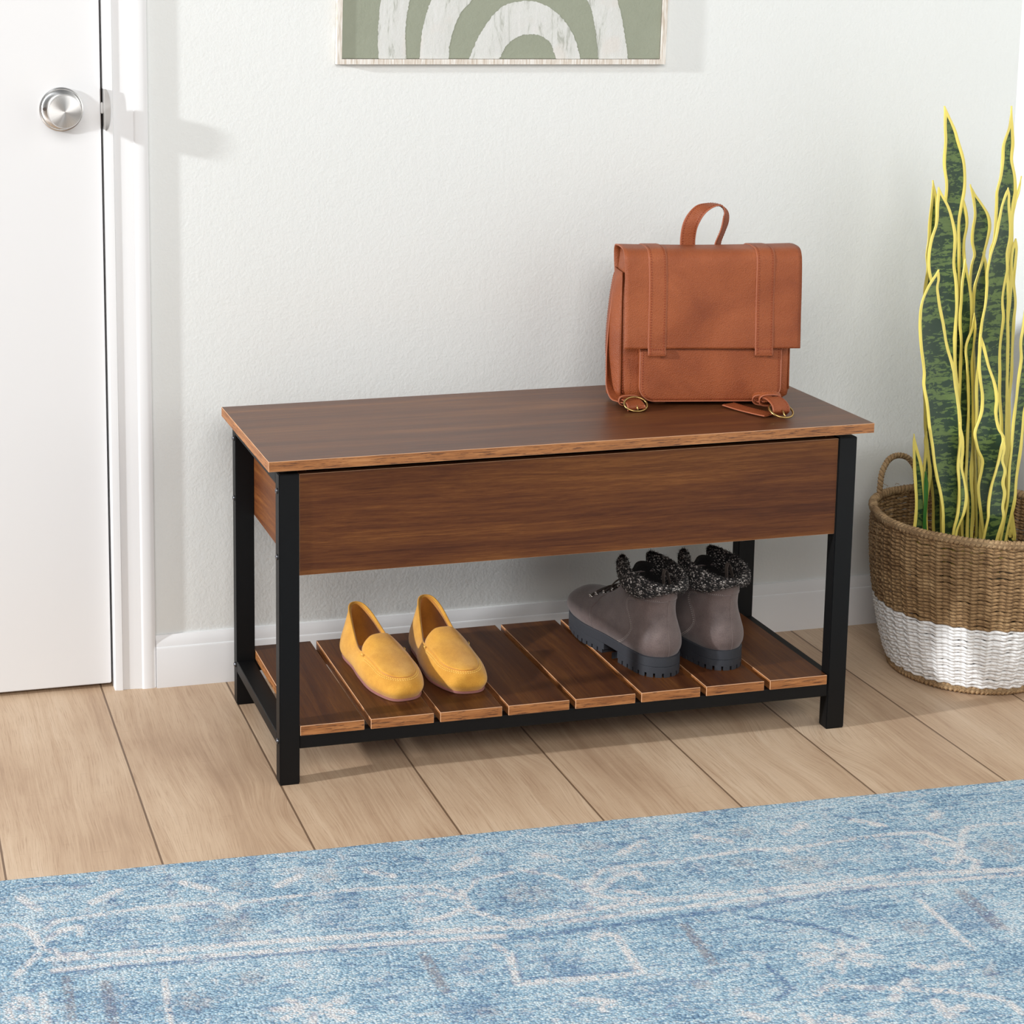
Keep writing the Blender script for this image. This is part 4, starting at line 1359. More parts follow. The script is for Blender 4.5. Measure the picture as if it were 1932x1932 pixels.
def build_loafer(name, loc, rot, side, label):
    T = empty(name, loc, rot, label, 'shoe')

    def bend(p):
        p.x += side * 0.007 * ((p.y - 0.10) / 0.14) ** 2 * (1 if p.y > .1 else -0.4)
        return p
    lf = Loft(LOAFER, bend)
    up, bvh = lf.mesh('upper', [M_YSUEDE, M_YINNER], T, 0.0040, 1)
    bm = bmesh.new()
    slab(bm, lf.outline(8, 0.0018), 0.0, 0.0050)
    obj('sole', bm, M_SOLEPINK, T, auto=0.8)
    bm = bmesh.new()
    slab(bm, lf.outline(8, -0.003), 0.0052, 0.0075)
    obj('insole', bm, M_YINNER, T, auto=0.8)

    def zat(x, y):
        yy = max(y, 0.146)
        hit = bvh.ray_cast(Vector((x, yy, 0.2)), Vector((0, 0, -1)))
        z = hit[0].z if hit[0] else 0.03
        z0 = z
        if y < yy:
            z += (yy - y) * 0.42 - ((yy - y) ** 2) * 3.0 - max(0, abs(x) - .014) * (yy - y) * 9
        return z0 if z != z else z
    # apron: rounded tongue flap draped on the vamp
    ny, nx = 30, 17
    y0, y1 = 0.116, 0.2310
    V, F = [], []

    def hw(y):
        s = (y - y0) / (y1 - y0)
        w = 0.0365 - 0.0075 * s
        e = 1.0
        if s > 0.62:
            e = math.sqrt(max(0.0, 1 - ((s - 0.62) / 0.38) ** 2))
        if s < 0.16:
            e = min(e, 0.62 + 0.38 * math.sqrt(max(0.0, 1 - ((0.16 - s) / 0.16) ** 2)))
        return max(w * e, 0.0004)
    border = [[], []]
    for j in range(ny + 1):
        y = y0 + (y1 - y0) * (1 - math.cos(PI * j / ny)) / 2
        w = hw(y)
        for i in range(nx + 1):
            q = -1 + 2 * i / nx
            x = q * w + bend(Vector((0, y, 0))).x
            z = zat(x, y) + 0.0012
            if y < 0.146:
                z -= (abs(q) ** 3) * 0.002 * (0.146 - y) / 0.03
            V.append((x, y, z))
            if i in (0, nx):
                border[0 if i == 0 else 1].append(Vector((x, y, z)))
    for j in range(ny):
        for i in range(nx):
            a = j * (nx + 1) + i
            F.append((a, a + 1, a + nx + 2, a + nx + 1))
    bm = bmesh.new()
    add_data(bm, V, F)
    bmesh.ops.recalc_face_normals(bm, faces=bm.faces[:])
    if sum(f.normal.z for f in bm.faces) < 0:
        bmesh.ops.reverse_faces(bm, faces=bm.faces[:])
    me = bpy.data.meshes.new('apron')
    bm.to_mesh(me)
    bm.free()
    ap = link_mesh('apron', me, M_YSUEDE, T, True)
    sd = ap.modifiers.new('thickness', 'SOLIDIFY')
    sd.thickness = 0.0026
    sd.offset = 0.2
    # seam stitching, two rows around the apron
    bm = bmesh.new()
    U = [p for p in border[0] if p.y > 0.138] + [p for p in border[1][::-1] if p.y > 0.138]
    U = crv(U, 3)
    for off in (0.0022, 0.0048):
        P2, N2 = [], []
        for i, p in enumerate(U):
            t = (U[min(i + 1, len(U) - 1)] - U[max(i - 1, 0)])
            t.z = 0
            if t.length < 1e-7:
                continue
            t.normalize()
            nn = Vector((t.y, -t.x, 0))
            if nn.dot(Vector((p.x, p.y - 0.17, 0))) < 0:
                nn = -nn
            q = p + nn * off
            hit = bvh.ray_cast(Vector((q.x, q.y, 0.2)), Vector((0, 0, -1)))
            if hit[0]:
                P2.append(hit[0] + Vector((0, 0, .0003)))
                N2.append(hit[1] if hit[1].z > 0 else -hit[1])
        dashes(bm, P2, N2, 0, 0.0024, 0.0016, 0.00045)
    # little cross-stitch tack on each side of the throat
    for b in border:
        ps = [p for p in b if p.y > 0.132][:1]
        for p in ps:
            for dx, dy in ((-1, -1), (-1, 1), (0, -1), (0, 1)):
                c = p + Vector((0.003 * (1 if p.x > 0 else -1), 0.002 * dx, -0.001))
                a_, b_ = c + Vector((0, 0.0022, 0.0022 * dy)), c - Vector((0, 0.0022, 0.0022 * dy))
                add_tube(bm, [a_, (a_ + b_) / 2 + Vector((0.0008 * (1 if p.x > 0 else -1), 0, .0006)), b_], 0.0004, 4)
    obj('stitching', bm, M_YTHREAD, T)
    # bound edge of the opening
    bm = bmesh.new()
    rim = [lf.S(i / 6, 4.999) for i in range(lf.n * 6)]
    add_tube(bm, rim, 0.00185, 6, True)
    # back and side seams
    obj('collar_binding', bm, M_YSUEDE, T, smooth=True)
    return T


BOOT = [
    [(0, .264, .031), (0, .272, .046), (0, .268, .064), (0, .247, .080), (0, .210, .087), (0, .163, .096), (0, .120, .118), (0, .100, .150)],
    [(.032, .249, .031), (.037, .255, .046), (.0355, .251, .062), (.029, .234, .076), (.022, .203, .084), (.019, .161, .095), (.018, .119, .118), (.018, .099, .150)],
    [(.0465, .195, .031), (.0515, .195, .045), (.0500, .192, .060), (.0435, .184, .073), (.036, .170, .084), (.031, .146, .098), (.029, .112, .120), (.030, .092, .150)],
    [(.0410, .125, .031), (.046, .125, .045), (.0455, .122, .060), (.0415, .116, .076), (.038, .106, .092), (.0355, .094, .108), (.035, .080, .127), (.037, .070, .149)],
    [(.0370, .060, .031), (.042, .060, .045), (.0415, .058, .062), (.0380, .055, .079), (.035, .053, .096), (.033, .048, .111), (.034, .044, .128), (.037, .041, .146)],
    [(.0290, .019, .031), (.0335, .015, .045), (.0325, .014, .062), (.0285, .017, .080), (.025, .020, .097), (.0235, .020, .113), (.0245, .018, .131), (.0275, .014, .153)],
    [(0, .003, .031), (0, -.002, .045), (0, -.001, .062), (0, .003, .080), (0, .007, .098), (0, .007, .114), (0, .004, .133), (0, -.001, .157)],
]


def build_boot(name, loc, rot, side, label):
    T = empty(name, loc, rot, label, 'boot')

    def bend(p):
        p.x += -side * 0.010 * max(0, (p.y - 0.12) / 0.14) ** 2
        return p
    lf = Loft(BOOT, bend, 8, 5)
    up, bvh = lf.mesh('upper', [M_GSUEDE, M_FUR], T, 0.003, 1)

    # ---- sole: welt layer + lugged tread
    out = lf.outline(10, 0.0045)

    def toe(p):
        return 0.012 * max(0, (p.y - 0.19) / 0.08) ** 1.6
    bm = bmesh.new()
    slab(bm, out, lambda p: 0.0175 + toe(p) * 0.8, lambda p: 0.0345 + toe(p) * 0.25)
    fore = [p for p in out]

    def clip(lo, hi):
        r = [Vector((p.x, min(max(p.y, lo), hi), 0)) for p in out]
        q = [r[0]]
        for p in r[1:]:
            if (p - q[-1]).length > 0.0012:
                q.append(p)
        return q
    slab(bm, clip(0.128, 0.4), lambda p: 0.0065 + toe(p), lambda p: 0.0180 + toe(p) * .8, 0, 0.0006)
    slab(bm, clip(-0.1, 0.088), 0.0065, 0.0180, 0, 0.0006)
    # lugs around the perimeter
    ol = [0.0]
    cl = out + [out[0]]
    for i in range(1, len(cl)):
        ol.append(ol[-1] + (cl[i] - cl[i - 1]).length)
    tot = ol[-1]
    cen = lambda p: Vector((p.x * 0.45, p.y if 0.05 < p.y < 0.2 else (0.05 + (p.y - 0.05) * .4 if p.y < .1 else 0.2 + (p.y - .2) * .4), 0))
    s = 0.0
    while s < tot - 0.006:
        a = np.interp([s, s + 0.0055, s + 0.011], ol, range(len(cl)))
        pts = []
        for q in a:
            i = int(q)
            pts.append(cl[i].lerp(cl[min(i + 1, len(cl) - 1)], q - i))
        ym = pts[1].y
        if 0.128 < ym or ym < 0.086:
            ring = pts + [cen(p) for p in pts[::-1]]
            z0 = [toe(p) if p.y > .1 else 0 for p in ring]
            lo = [bm.verts.new((p.x, p.y, z)) for p, z in zip(ring, z0)]
            hi = [bm.verts.new((p.x, p.y, z + 0.0075)) for p, z in zip(ring, z0)]
            m = len(ring)
            for i in range(m):
                bm.faces.new((lo[i], lo[(i + 1) % m], hi[(i + 1) % m], hi[i]))
            bm.faces.new(lo[::-1])
            bm.faces.new(hi)
        s += 0.0145
    obj('sole', bm, M_LUG, T, auto=0.7)
    bm = bmesh.new()
    slab(bm, lf.outline(8, -0.004), 0.033, 0.037)
    obj('insole', bm, M_FUR, T)

    # ---- seams and stitching (on the surface)
    bm = bmesh.new()

    def seam(params, rows=1, raised=0.0009, tube=True, stitch=True, dx=0.0022):
        C = crv([(a, t, 0) for a, t in params], 10)
        P = [lf.S(c.x, c.y) for c in C]
        Nn = [lf.N(c.x, c.y) for c in C]
        if tube:
            add_tube(bm, [p + n * 0.0001 for p, n in zip(P, Nn)], raised, 6, mi=0)
        if stitch:
            for r in range(rows):
                Q = []
                for i, p in enumerate(P):
                    t = (P[min(i + 1, len(P) - 1)] - P[max(i - 1, 0)]).normalized()
                    Q.append(p + Nn[i].cross(t) * dx * (r + 1) + Nn[i] * 0.0004)
                dashes(bm, Q, Nn, 1, 0.0020, 0.0014, 0.00042)
    n = lf.n
    for sg in (1, -1):
        f = lambda a: a * sg
        seam([(f(2.55), 0.15), (f(2.45), 1.2), (f(2.3), 2.4), (f(2.25), 3.6), (f(2.0), 4.8), (f(1.7), 6.0), (f(1.5), 6.9)], 0, 0.0008, True, False)
        seam([(f(3.5), 0.1), (f(3.95), 1.2), (f(4.15), 2.4), (f(3.9), 3.6), (f(3.55), 4.6), (f(3.5), 5.2), (f(3.9), 5.5)], 2, 0.0005)
        seam([(f(2.4), 6.3), (f(3.2), 6.0), (f(4.2), 5.75), (f(5.2), 5.7), (f(5.95), 5.75)], 1, 0.0008, True, True, -0.0026 * sg)
        seam([(f(4.3), 5.2), (f(5.0), 5.1), (f(5.9), 5.15)], 0, 0.0004, False, False)
    seam([(6.0, 0.1), (6.0, 1.5), (6.0, 3.0), (6.0, 4.4), (6.0, 5.6)], 0, 0.0007, True, False)
    obj('stitching', bm, [M_GSUEDE, M_GTHREAD], T, auto=1.0)

    # ---- knitted cuff rolled over the collar
    V, F = [], []
    nu, nr = 150, 14
    a0, a1 = 0.95, n - 0.95
    for i in range(nu + 1):
        u = i / nu
        a = a0 + (a1 - a0) * u
        p = lf.S(a, 6.85)
        d = min(abs(a - 6.0), 6.0) / 6.0       # 0 heel .. 1 front
        o = Vector((p.x, p.y - 0.050, 0)).normalized()
        top = 0.1590 + 0.0225 * d ** 1.2 + 0.007 * math.sin(d * PI)
        bot = 0.1470 - 0.020 * math.sin(min(1.0, d / 0.78) * PI) ** 1.2 + 0.004 * d ** 2
        endf = min(1.0, u / 0.035, (1 - u) / 0.035) ** 0.5
        flare = 0.006 + 0.004 * d ** 3
        h = (top - bot) / 2 * (0.55 + 0.45 * endf)
        zc = (top + bot) / 2
        for k in range(nr):
            an = 2 * PI * k / nr
            wv = 0.0075 * endf + 0.002 + 0.0045 * d ** 6 * endf
            jit = noise.noise(Vector((u * 90, an * 3, side * 5.0))) * 0.0016
            px = math.cos(an) * (wv + jit)
            pz = math.sin(an) * (h + jit)
            q = Vector((p.x, p.y, 0)) + o * (flare * (0.35 + 0.65 * (pz / h * .5 + .5)) + px)
            V.append((q.x, q.y, zc + pz))
    for i in range(nu):
        for k in range(nr):
            F.append((i * nr + k, i * nr + (k + 1) % nr, (i + 1) * nr + (k + 1) % nr, (i + 1) * nr + k))
    F.append(tuple(range(nr)))
    F.append(tuple(range(nu * nr, (nu + 1) * nr))[::-1])
    cuff = mesh_from('knit_cuff', V, F, M_KNIT, T, True)
    # fuzz: short yarn hairs on the cuff
    bm = bmesh.new()
    me = cuff.data
    rd = random.Random(3 + side)
    for i in range(3600):
        f = me.polygons[rd.randrange(nu * nr)]
        c = f.center
        nn = f.normal.copy()
        ctr = Vector((0, 0.068, c.z))
        side_v = Vector((rd.uniform(-1, 1), rd.uniform(-1, 1), rd.uniform(-1, 1)))
        l = rd.uniform(0.0010, 0.0030)
        if c.z > 0.165:
            l *= 1.4
        b = c + nn * l + side_v * l * 0.7
        w = side_v.cross(nn).normalized() * 0.00035
        vs = [bm.verts.new(x) for x in (c - w, c + w, b)]
        bm.faces.new(vs)
    fz = obj('cuff_fuzz', bm, M_KNIT, T)
    fz['kind'] = 'stuff'

    # tongue behind the laces
    V, F = [], []
    for j in range(13):
        s = j / 12
        for i in range(9):
            q = -1 + 2 * i / 8
            y = 0.160 - 0.068 * s ** 0.7 - 0.010 * q * q
            z = 0.090 + 0.078 * s
            V.append((q * 0.017, y - 0.002, z - 0.004 * q * q * (s > .9)))
    for j in range(12):
        for i in range(8):
            F.append((j * 9 + i, j * 9 + i + 1, (j + 1) * 9 + i + 1, (j + 1) * 9 + i))
    o = mesh_from('tongue', V, F, M_FUR, T, True)
    sd = o.modifiers.new('thickness', 'SOLIDIFY')
    sd.thickness = 0.004

    # hooks and laces
    rowsH = [(1.75, 3.75), (1.62, 4.3), (1.50, 4.9), (1.45, 5.5), (1.42, 6.05)]
    hooks = {1: [], -1: []}
    for sg in (1, -1):
        for a, t in rowsH:
            p = lf.S(a * sg, t)
            nn = lf.N(a * sg, t)
            hooks[sg].append(p + nn * 0.0035)
            hk = bmesh.new()
            add_ball(hk, p + nn * 0.0008, 0.0042, 0, (1, 1, .5))
            add_ball(hk, p + nn * 0.0042, 0.0026)
            tt = (lf.S((a + .15) * sg, t) - p).normalized()
            add_tube(hk, [p + nn * .0008, p + nn * .003 + tt * .0035, p + nn * .0045 + tt * .0015], 0.0011, 6)
            add_ball(hk, p + nn * 0.0022 + tt * 0.0052, 0.0018)
            obj('lace_hook', hk, M_GUN, T, smooth=True)
    bm = bmesh.new()
    H = hooks
    for i in range(len(rowsH)):
        A, B_ = H[1][i], H[-1][i]
        mid = (A + B_) / 2 + Vector((0, 0.006, 0.004))
        add_tube(bm, crv([A, mid, B_], 8), 0.0014, 6)
        if i + 1 < len(rowsH):
            for s1, s2 in ((1, -1), (-1, 1)):
                P0, P1 = H[s1][i], H[s2][i + 1]
                mid = (P0 + P1) / 2 + Vector((0, 0.008, 0.006))
                add_tube(bm, crv([P0, mid, P1], 8), 0.0015, 6)
    top = (H[1][-1] + H[-1][-1]) / 2 + Vector((0, 0.007, 0.0))
    add_ball(bm, top, 0.0045, 0, (1.3, .8, .9))
    for sg in (-1, 1):
        add_tube(bm, crv([top, top + Vector((sg * .010, .010, .004)), top + Vector((sg * .020, .022, -.010)), top + Vector((sg * .018, .033, -.034)),
                          top + Vector((sg * .012, .034, -.046)), top + Vector((sg * .010, .026, -.034)), top + Vector((sg * .006, .012, -.012)), top], 8), 0.0015, 6)
        add_tube(bm, crv([top, top + Vector((sg * .014, .006, -.006)), top + Vector((sg * .026, .012, -.030)), top + Vector((sg * .030, .018, -.052))], 8), 0.0014, 6)
    obj('laces', bm, M_LACE, T)
    # pull loop inside the heel
    bm = bmesh.new()
    ribbon(bm, [(-.006, .010, .150), (-.004, .016, .172), (0.004, .020, .176), (.010, .016, .150)], [(0, 1, 0)] * 4, 0.008, 0.001)
    obj('pull_loop', bm, M_LACE, T)
    return T


# ------------------------------------------------------------------ backpack
def build_backpack():
    T = empty('leather_backpack', (0.2877, -0.2730, HT), math.radians(-12.6), 'tan leather backpack with a front flap and two straps standing on the bench', 'backpack')
    lean = math.radians(5.0)
    roll = math.radians(0.6)

    def lp(x, y, z):
        """lean the bag back about its front bottom edge"""
        z = z * 1.05 if z > .1 else z * (1 + .5 * max(0, z))
        y2 = y * math.cos(lean) + z * math.sin(lean)
        z2 = -y * math.sin(lean) * 0.15 + z * math.cos(lean)
        return Vector((x + z2 * math.tan(roll), y2, z2))

    def grid_obj(name, fn, nu, nv, mats, thick, closed_u=False, stitches=None, smooth=True, offset=-1):
        V = [fn(i / nu, j / nv) for j in range(nv + 1) for i in range(nu + (0 if closed_u else 1))]
        w = nu + (0 if closed_u else 1)
        F = []
        for j in range(nv):
            for i in range(nu):
                i2 = (i + 1) % w if closed_u else i + 1
                F.append((j * w + i, j * w + i2, (j + 1) * w + i2, (j + 1) * w + i))
        me = bpy.data.meshes.new(name)
        me.from_pydata([tuple(v) for v in V], [], F)
        me.update()
        o = link_mesh(name, me, mats, T, smooth)
        if thick:
            sd = o.modifiers.new('thickness', 'SOLIDIFY')
            sd.thickness = thick
            sd.offset = offset
            if isinstance(mats, list) and len(mats) > 1:
                sd.material_offset_rim = 1
        return o

    D = 0.078      # bag depth
    # main body: rounded box, slumped, slightly bulged sides
    bm = bmesh.new()
    NZ, NP = 22, 64
    rows = []
    for j in range(NZ + 1):
        s = j / NZ
        z = 0.002 + 0.243 * s
        br = min(1.0, s / 0.09)
        inset = 0.016 * (1 - math.sqrt(max(0, 1 - (1 - br) ** 2)))
        xl = -0.1330 - 0.004 * math.sin(s * PI) + inset + 0.012 * max(0, s - .72)
        xr = 0.1570 - 0.003 * math.sin(s * PI) - inset - 0.010 * (1 - s) * 0.6
        yf = 0.004 - 0.002 * math.sin(s * PI) + inset * 0.7
        yb = D - 0.012 * s
        cx, cy = (xl + xr) / 2, (yf + yb) / 2
        hx, hy = (xr - xl) / 2, (yb - yf) / 2
        row = []
        for k in range(NP):
            a = 2 * PI * k / NP
            ca, sa = math.cos(a), math.sin(a)
            e = 0.16
            x = cx + hx * math.copysign(abs(ca) ** e, ca)
            y = cy + hy * math.copysign(abs(sa) ** (e * 1.4), sa)
            # side gussets fold inward a little
            row.append(bm.verts.new(lp(x, y, z)))
        rows.append(row)
    for a, b in zip(rows, rows[1:]):
        for k in range(NP):
            f = bm.faces.new((a[k], a[(k + 1) % NP], b[(k + 1) % NP], b[k]))
            f.smooth = True
    bm.faces.new(rows[0][::-1])
    bm.faces.new(rows[-1])
    # stitched front side seams
    for xs in (-0.1345, 0.1345):
        P = [lp(xs * (0.965 if xs > 0 else 0.985), 0.0005 - 0.002 * math.sin(s * PI), 0.02 + 0.06 * s) for s in np.linspace(0, 1, 12)]
        dashes(bm, P, [Vector((0, -1, 0))] * 12, 1, 0.0026, 0.0018, 0.0005)
    obj('body', bm, [M_LEATHER, M_STITCH], T)

    # bulging side gusset on the left
    for sx in (-1, 1):
        def gus(u, v, sx=sx):
            z = (0.012 if sx < 0 else 0.024) + 0.200 * v
            b = math.sin(u * PI)
            bul = 0.017 * math.sin(min(1, (1 - v) * 1.25) * PI * 0.62) + 0.001
            x0 = -0.134 if sx < 0 else 0.149
            y = 0.006 + (D - 0.014) * u
            k = 1.0 if sx < 0 else 0.30
            return lp(x0 + sx * bul * b * k, y, z)
        grid_obj('side_gusset', gus, 12, 20, M_LEATHER, 0.002)

    # front pocket with rounded lower corners and a piped edge
    px0, px1, pz0, pz1, pr = -0.1065, 0.1290, 0.0085, 0.150, 0.024
    def outline(off):
        pts = [(px0 + off, pz1)]
        for k in range(13):
            a = PI + (PI / 2) * k / 12
            pts.append((px0 + pr + (pr - off) * math.cos(a), pz0 + pr + (pr - off) * math.sin(a)))
        for k in range(13):
            a = 1.5 * PI + (PI / 2) * k / 12
            pts.append((px1 - pr + (pr - off) * math.cos(a), pz0 + pr + (pr - off) * math.sin(a)))
        pts.append((px1 - off, pz1))
        return pts
    bm = bmesh.new()
    levels = [(0.0, 0.003), (0.0, -0.012), (0.0012, -0.0135), (0.006, -0.0142), (0.02, -0.0150), (0.045, -0.0158)]
    rws = []
    for off, y in levels:
        rws.append([bm.verts.new(lp(x, y, z)) for x, z in outline(min(off, pr - .001) if off < pr else pr - 0.0005)] if off < pr else
                   [bm.verts.new(lp((x - .0110) * 0.62 + .0110, y, pz1 - (pz1 - z) * 0.62)) for x, z in outline(0)])
    for a, b in zip(rws, rws[1:]):
        for k in range(len(a) - 1):
            f = bm.faces.new((a[k], a[k + 1], b[k + 1], b[k]))
            f.smooth = True
    bm.faces.new(rws[-1])
    P = [lp(x, -0.0142, z) for x, z in outline(0.0042)]
    P = [p for i, p in enumerate(P)]
    Q = []
    for a, b in zip(P, P[1:]):
        for q in np.linspace(0, 1, 6)[:-1]:
            Q.append(a.lerp(b, q))
    dashes(bm, Q, [Vector((0, -1, 0))] * len(Q), 1, 0.0026, 0.0018, 0.00048)
    E_ = [lp(x, -0.0128, z) for x, z in outline(0.0)]
    add_tube(bm, E_, 0.0011, 6, mi=2)
    obj('front_pocket', bm, [M_LEATHER, M_STITCH, M_EDGEPAINT], T)

    # flap: comes over the top and hangs to z = 0.078
    fx0, fx1 = -0.1355, 0.1575
    prof = [(0.070, 0.195), (0.072, 0.232), (0.064, 0.2465), (0.045, 0.2500), (0.020, 0.2510), (-0.006, 0.2490), (-0.0165, 0.2400), (-0.0190, 0.225),
            (-0.0195, 0.190), (-0.0200, 0.150), (-0.0205, 0.120), (-0.0205, 0.0940)]
    PC = crv([(0, y, z) for y, z in prof], 5)

    def flap_pt(u, v):
        q = v * (len(PC) - 1)
        i = min(int(q), len(PC) - 2)
        p = PC[i].lerp(PC[i + 1], q - i)
        x = fx0 + (fx1 - fx0) * u
        topness = max(0.0, min(1.0, (p.z - 0.20) / 0.05))
        x += (-0.0025 * topness if u < .5 else 0.0) * (1 - 2 * u)
        bulge = -0.0020 * math.sin(u * PI) * (0.5 + 0.5 * math.sin(v * 6))
        sag = -0.0022 * math.sin(u * PI) * topness
        if p.y < 0.0:
            return lp(x, p.y + bulge + 0.0022 * noise.noise(Vector((x * 14, p.z * 14, 2))), p.z + sag)
        return lp(x, p.y, p.z + sag)
    grid_obj('flap', flap_pt, 40, 60, [M_LEATHER, M_EDGEPAINT], 0.0024)

    def front_line(pts, off=0.0006):
        """polyline given in (x, z) on the flap front"""
        out = []
        for x, z in pts:
            # find v with matching z on the front side
            lo = 0.45
            best = min(range(int(len(PC) * .42), len(PC)), key=lambda i: abs(PC[i].z - z))
            v = best / (len(PC) - 1)
            i0 = best
            u = (x - fx0) / (fx1 - fx0)
            p = flap_pt(u, v)
            q = Vector((p.x, p.y - off, p.z))
            out.append(q)
        return out
    bm = bmesh.new()
    N0 = Vector((0, -1, 0))

    def line(x0, z0, x1, z1, n=24, off=0.0006):
        A = flapxy(x0, z0, off)
        return [flapxy(x0 + (x1 - x0) * i / n, z0 + (z1 - z0) * i / n, off) for i in range(n + 1)]

    def flapxy(x, z, off):
        # continuous version: interpolate the front profile by z
        zz = [p.z for p in PC]
        st = int(len(PC) * 0.52)
        for i in range(st, len(PC) - 1):
            if zz[i] >= z >= zz[i + 1]:
                q = (zz[i] - z) / max(zz[i] - zz[i + 1], 1e-9)
                v = (i + q) / (len(PC) - 1)
                break
        else:
            v = 1.0
        p = flap_pt((x - fx0) / (fx1 - fx0), v)
        return Vector((p.x, p.y - off, p.z))
    for L_ in (line(fx0 + .004, .236, fx0 + .004, .0975), line(fx1 - .004, .236, fx1 - .004, .0975), line(fx0 + .004, .0975, fx1 - .004, .0975, 40)):
        dashes(bm, L_, [N0] * len(L_), 0, 0.0026, 0.0018, 0.0005)
    obj('flap_stitching', bm, M_STITCH, T)

    # two straps over the flap
    for (xa, xb) in ((-0.0955, -0.0670), (0.0825, 0.1110)):
        xc, w = (xa + xb) / 2, xb - xa
        path, sides = [], []
        for p in PC[6:]:
            v = PC.index(p) / (len(PC) - 1)
            q = flap_pt((xc - fx0) / (fx1 - fx0), v)
            # outward offset
            i = PC.index(p)
            t = (PC[min(i + 1, len(PC) - 1)] - PC[i - 1]).normalized()
            nrm = Vector((0, t.z, -t.y))
            if nrm.dot(Vector((0, p.y - 0.03, p.z - 0.15))) < 0:
                nrm = -nrm
            path.append(q + nrm * 0.0026)
            sides.append((1, 0, 0))
        path.append(lp(xc, -0.0250, 0.0885))
        path.append(lp(xc, -0.0245, 0.0835))
        sides += [(1, 0, 0)] * 2
        bm = bmesh.new()
        fr = ribbon(bm, path, sides, w, 0.0026, 0, 2)
        for e in (-1, 1):
            P = [c + s * (hw - 0.0032) * e + (n if n.y < 0 else -n) * (h + 0.0004) for c, s, n, hw, h, t in fr[30:]]
            dashes(bm, P, [N0] * len(P), 1, 0.0026, 0.0018, 0.0005)
            P2 = [c + s * (hw) * e for c, s, n, hw, h, t in fr]
            add_tube(bm, P2, 0.0009, 5, mi=2)
        P = [lp(xc - w / 2 + .003 + (w - .006) * q, -0.0262, 0.0940) for q in np.linspace(0, 1, 8)]
        dashes(bm, P, [N0] * len(P), 1, 0.0024, 0.0016, 0.0005)
        obj('flap_strap', bm, [M_LEATHER, M_STITCH, M_EDGEPAINT], T)

    # top handle: twisted loop
    bm = bmesh.new()
    hp = [(-0.0270, 0.052, 0.238), (-0.0275, 0.050, 0.262), (-0.0240, 0.046, 0.285), (-0.0120, 0.044, 0.305), (0.0040, 0.046, 0.3135), (0.0200, 0.050, 0.3140),
          (0.0310, 0.054, 0.3030), (0.0330, 0.057, 0.288), (0.0285, 0.058, 0.270), (0.0225, 0.060, 0.252), (0.0215, 0.062, 0.238)]
    hs = [(1, -.1, .05), (1, -.15, .05), (.85, -.35, -.3), (.45, -.75, -.5), (.1, -1, -.2), (-.1, -1, .1), (-.45, -.85, .2), (-.6, -.8, .1), (-.55, -.8, 0), (-.6, -.8, 0), (-.6, -.8, 0)]
    # sides are given for the strap's width direction
    fr = ribbon(bm, [lp(p[0] * 1.08 + .013, p[1], p[2]) for p in hp], [Vector(h) for h in hs], 0.0235, 0.0028, 0, 8)
    for e in (-1, 1):
        for sg in (-1, 1):
            P = [c + s * (hw - 0.003) * e + n * sg * (h + 0.0003) for c, s, n, hw, h, t in fr]
            dashes(bm, P, [n * sg for c, s, n, hw, h, t in fr], 1, 0.0026, 0.0018, 0.00045)
        add_tube(bm, [c + s * hw * e for c, s, n, hw, h, t in fr], 0.0011, 6, mi=2)
    obj('top_handle', bm, [M_LEATHER, M_STITCH, M_EDGEPAINT], T)

    # shoulder straps running down behind each side to the buckles
    def strap(name, pts, sides, width, mi_edge=True, k=8, th=0.0026):
        bm = bmesh.new()
        fr = ribbon(bm, pts, sides, width, th, 0, k)
        for e in (-1, 1):
            add_tube(bm, [c + s * hw * e for c, s, n, hw, h, t in fr], 0.0010, 5, mi=2)
            P = [c + s * (hw - 0.003) * e + n * (h + .0003) for c, s, n, hw, h, t in fr]
            dashes(bm, P, [n for c, s, n, hw, h, t in fr], 1, 0.0024, 0.0018, 0.0004)
            P = [c + s * (hw - 0.003) * e - n * (h + .0003) for c, s, n, hw, h, t in fr]
            dashes(bm, P, [-n for c, s, n, hw, h, t in fr], 1, 0.0024, 0.0018, 0.0004)
        return obj(name, bm, [M_LEATHER, M_STITCH, M_EDGEPAINT], T)
    V_ = Vector
    # left
    strap('shoulder_strap', [V_(p) for p in ((-0.118, 0.090, 0.222), (-0.134, 0.082, 0.205), (-0.146, 0.062, 0.150), (-0.1520, 0.048, 0.085), (-0.150, 0.034, 0.040),
                                             (-0.140, 0.012, 0.014), (-0.130, -0.010, 0.010), (-0.124, -0.030, 0.011))],
          [V_(s) for s in ((0, 1, 0), (.1, 1, 0), (.1, 1, 0), (.15, 1, .1), (.35, 1, .1), (.8, .6, .15), (1, .25, .05), (1, .1, 0))], 0.030)
    strap('strap_end', [V_(p) for p in ((-0.127, -0.012, 0.0135), (-0.123, -0.030, 0.0150), (-0.120, -0.046, 0.0115), (-0.119, -0.050, 0.006), (-0.116, -0.040, 0.0030), (-0.110, -0.020, 0.0025))],
          [V_((1, .15, 0))] * 6, 0.0285)
    # right
    strap('shoulder_strap', [V_(p) for p in ((0.118, 0.090, 0.222), (0.130, 0.083, 0.205), (0.134, 0.084, 0.120), (0.134, 0.080, 0.050), (0.130, 0.055, 0.016), (0.108, 0.010, 0.010),
                                             (0.098, -0.030, 0.012), (0.100, -0.062, 0.020))],
          [V_(s) for s in ((0, 1, 0), (-.1, 1, 0), (-.1, 1, 0), (-.3, 1, 0), (-.8, .6, 0), (-1, .1, 0), (-1, -.1, 0), (-1, -.25, 0))], 0.029)
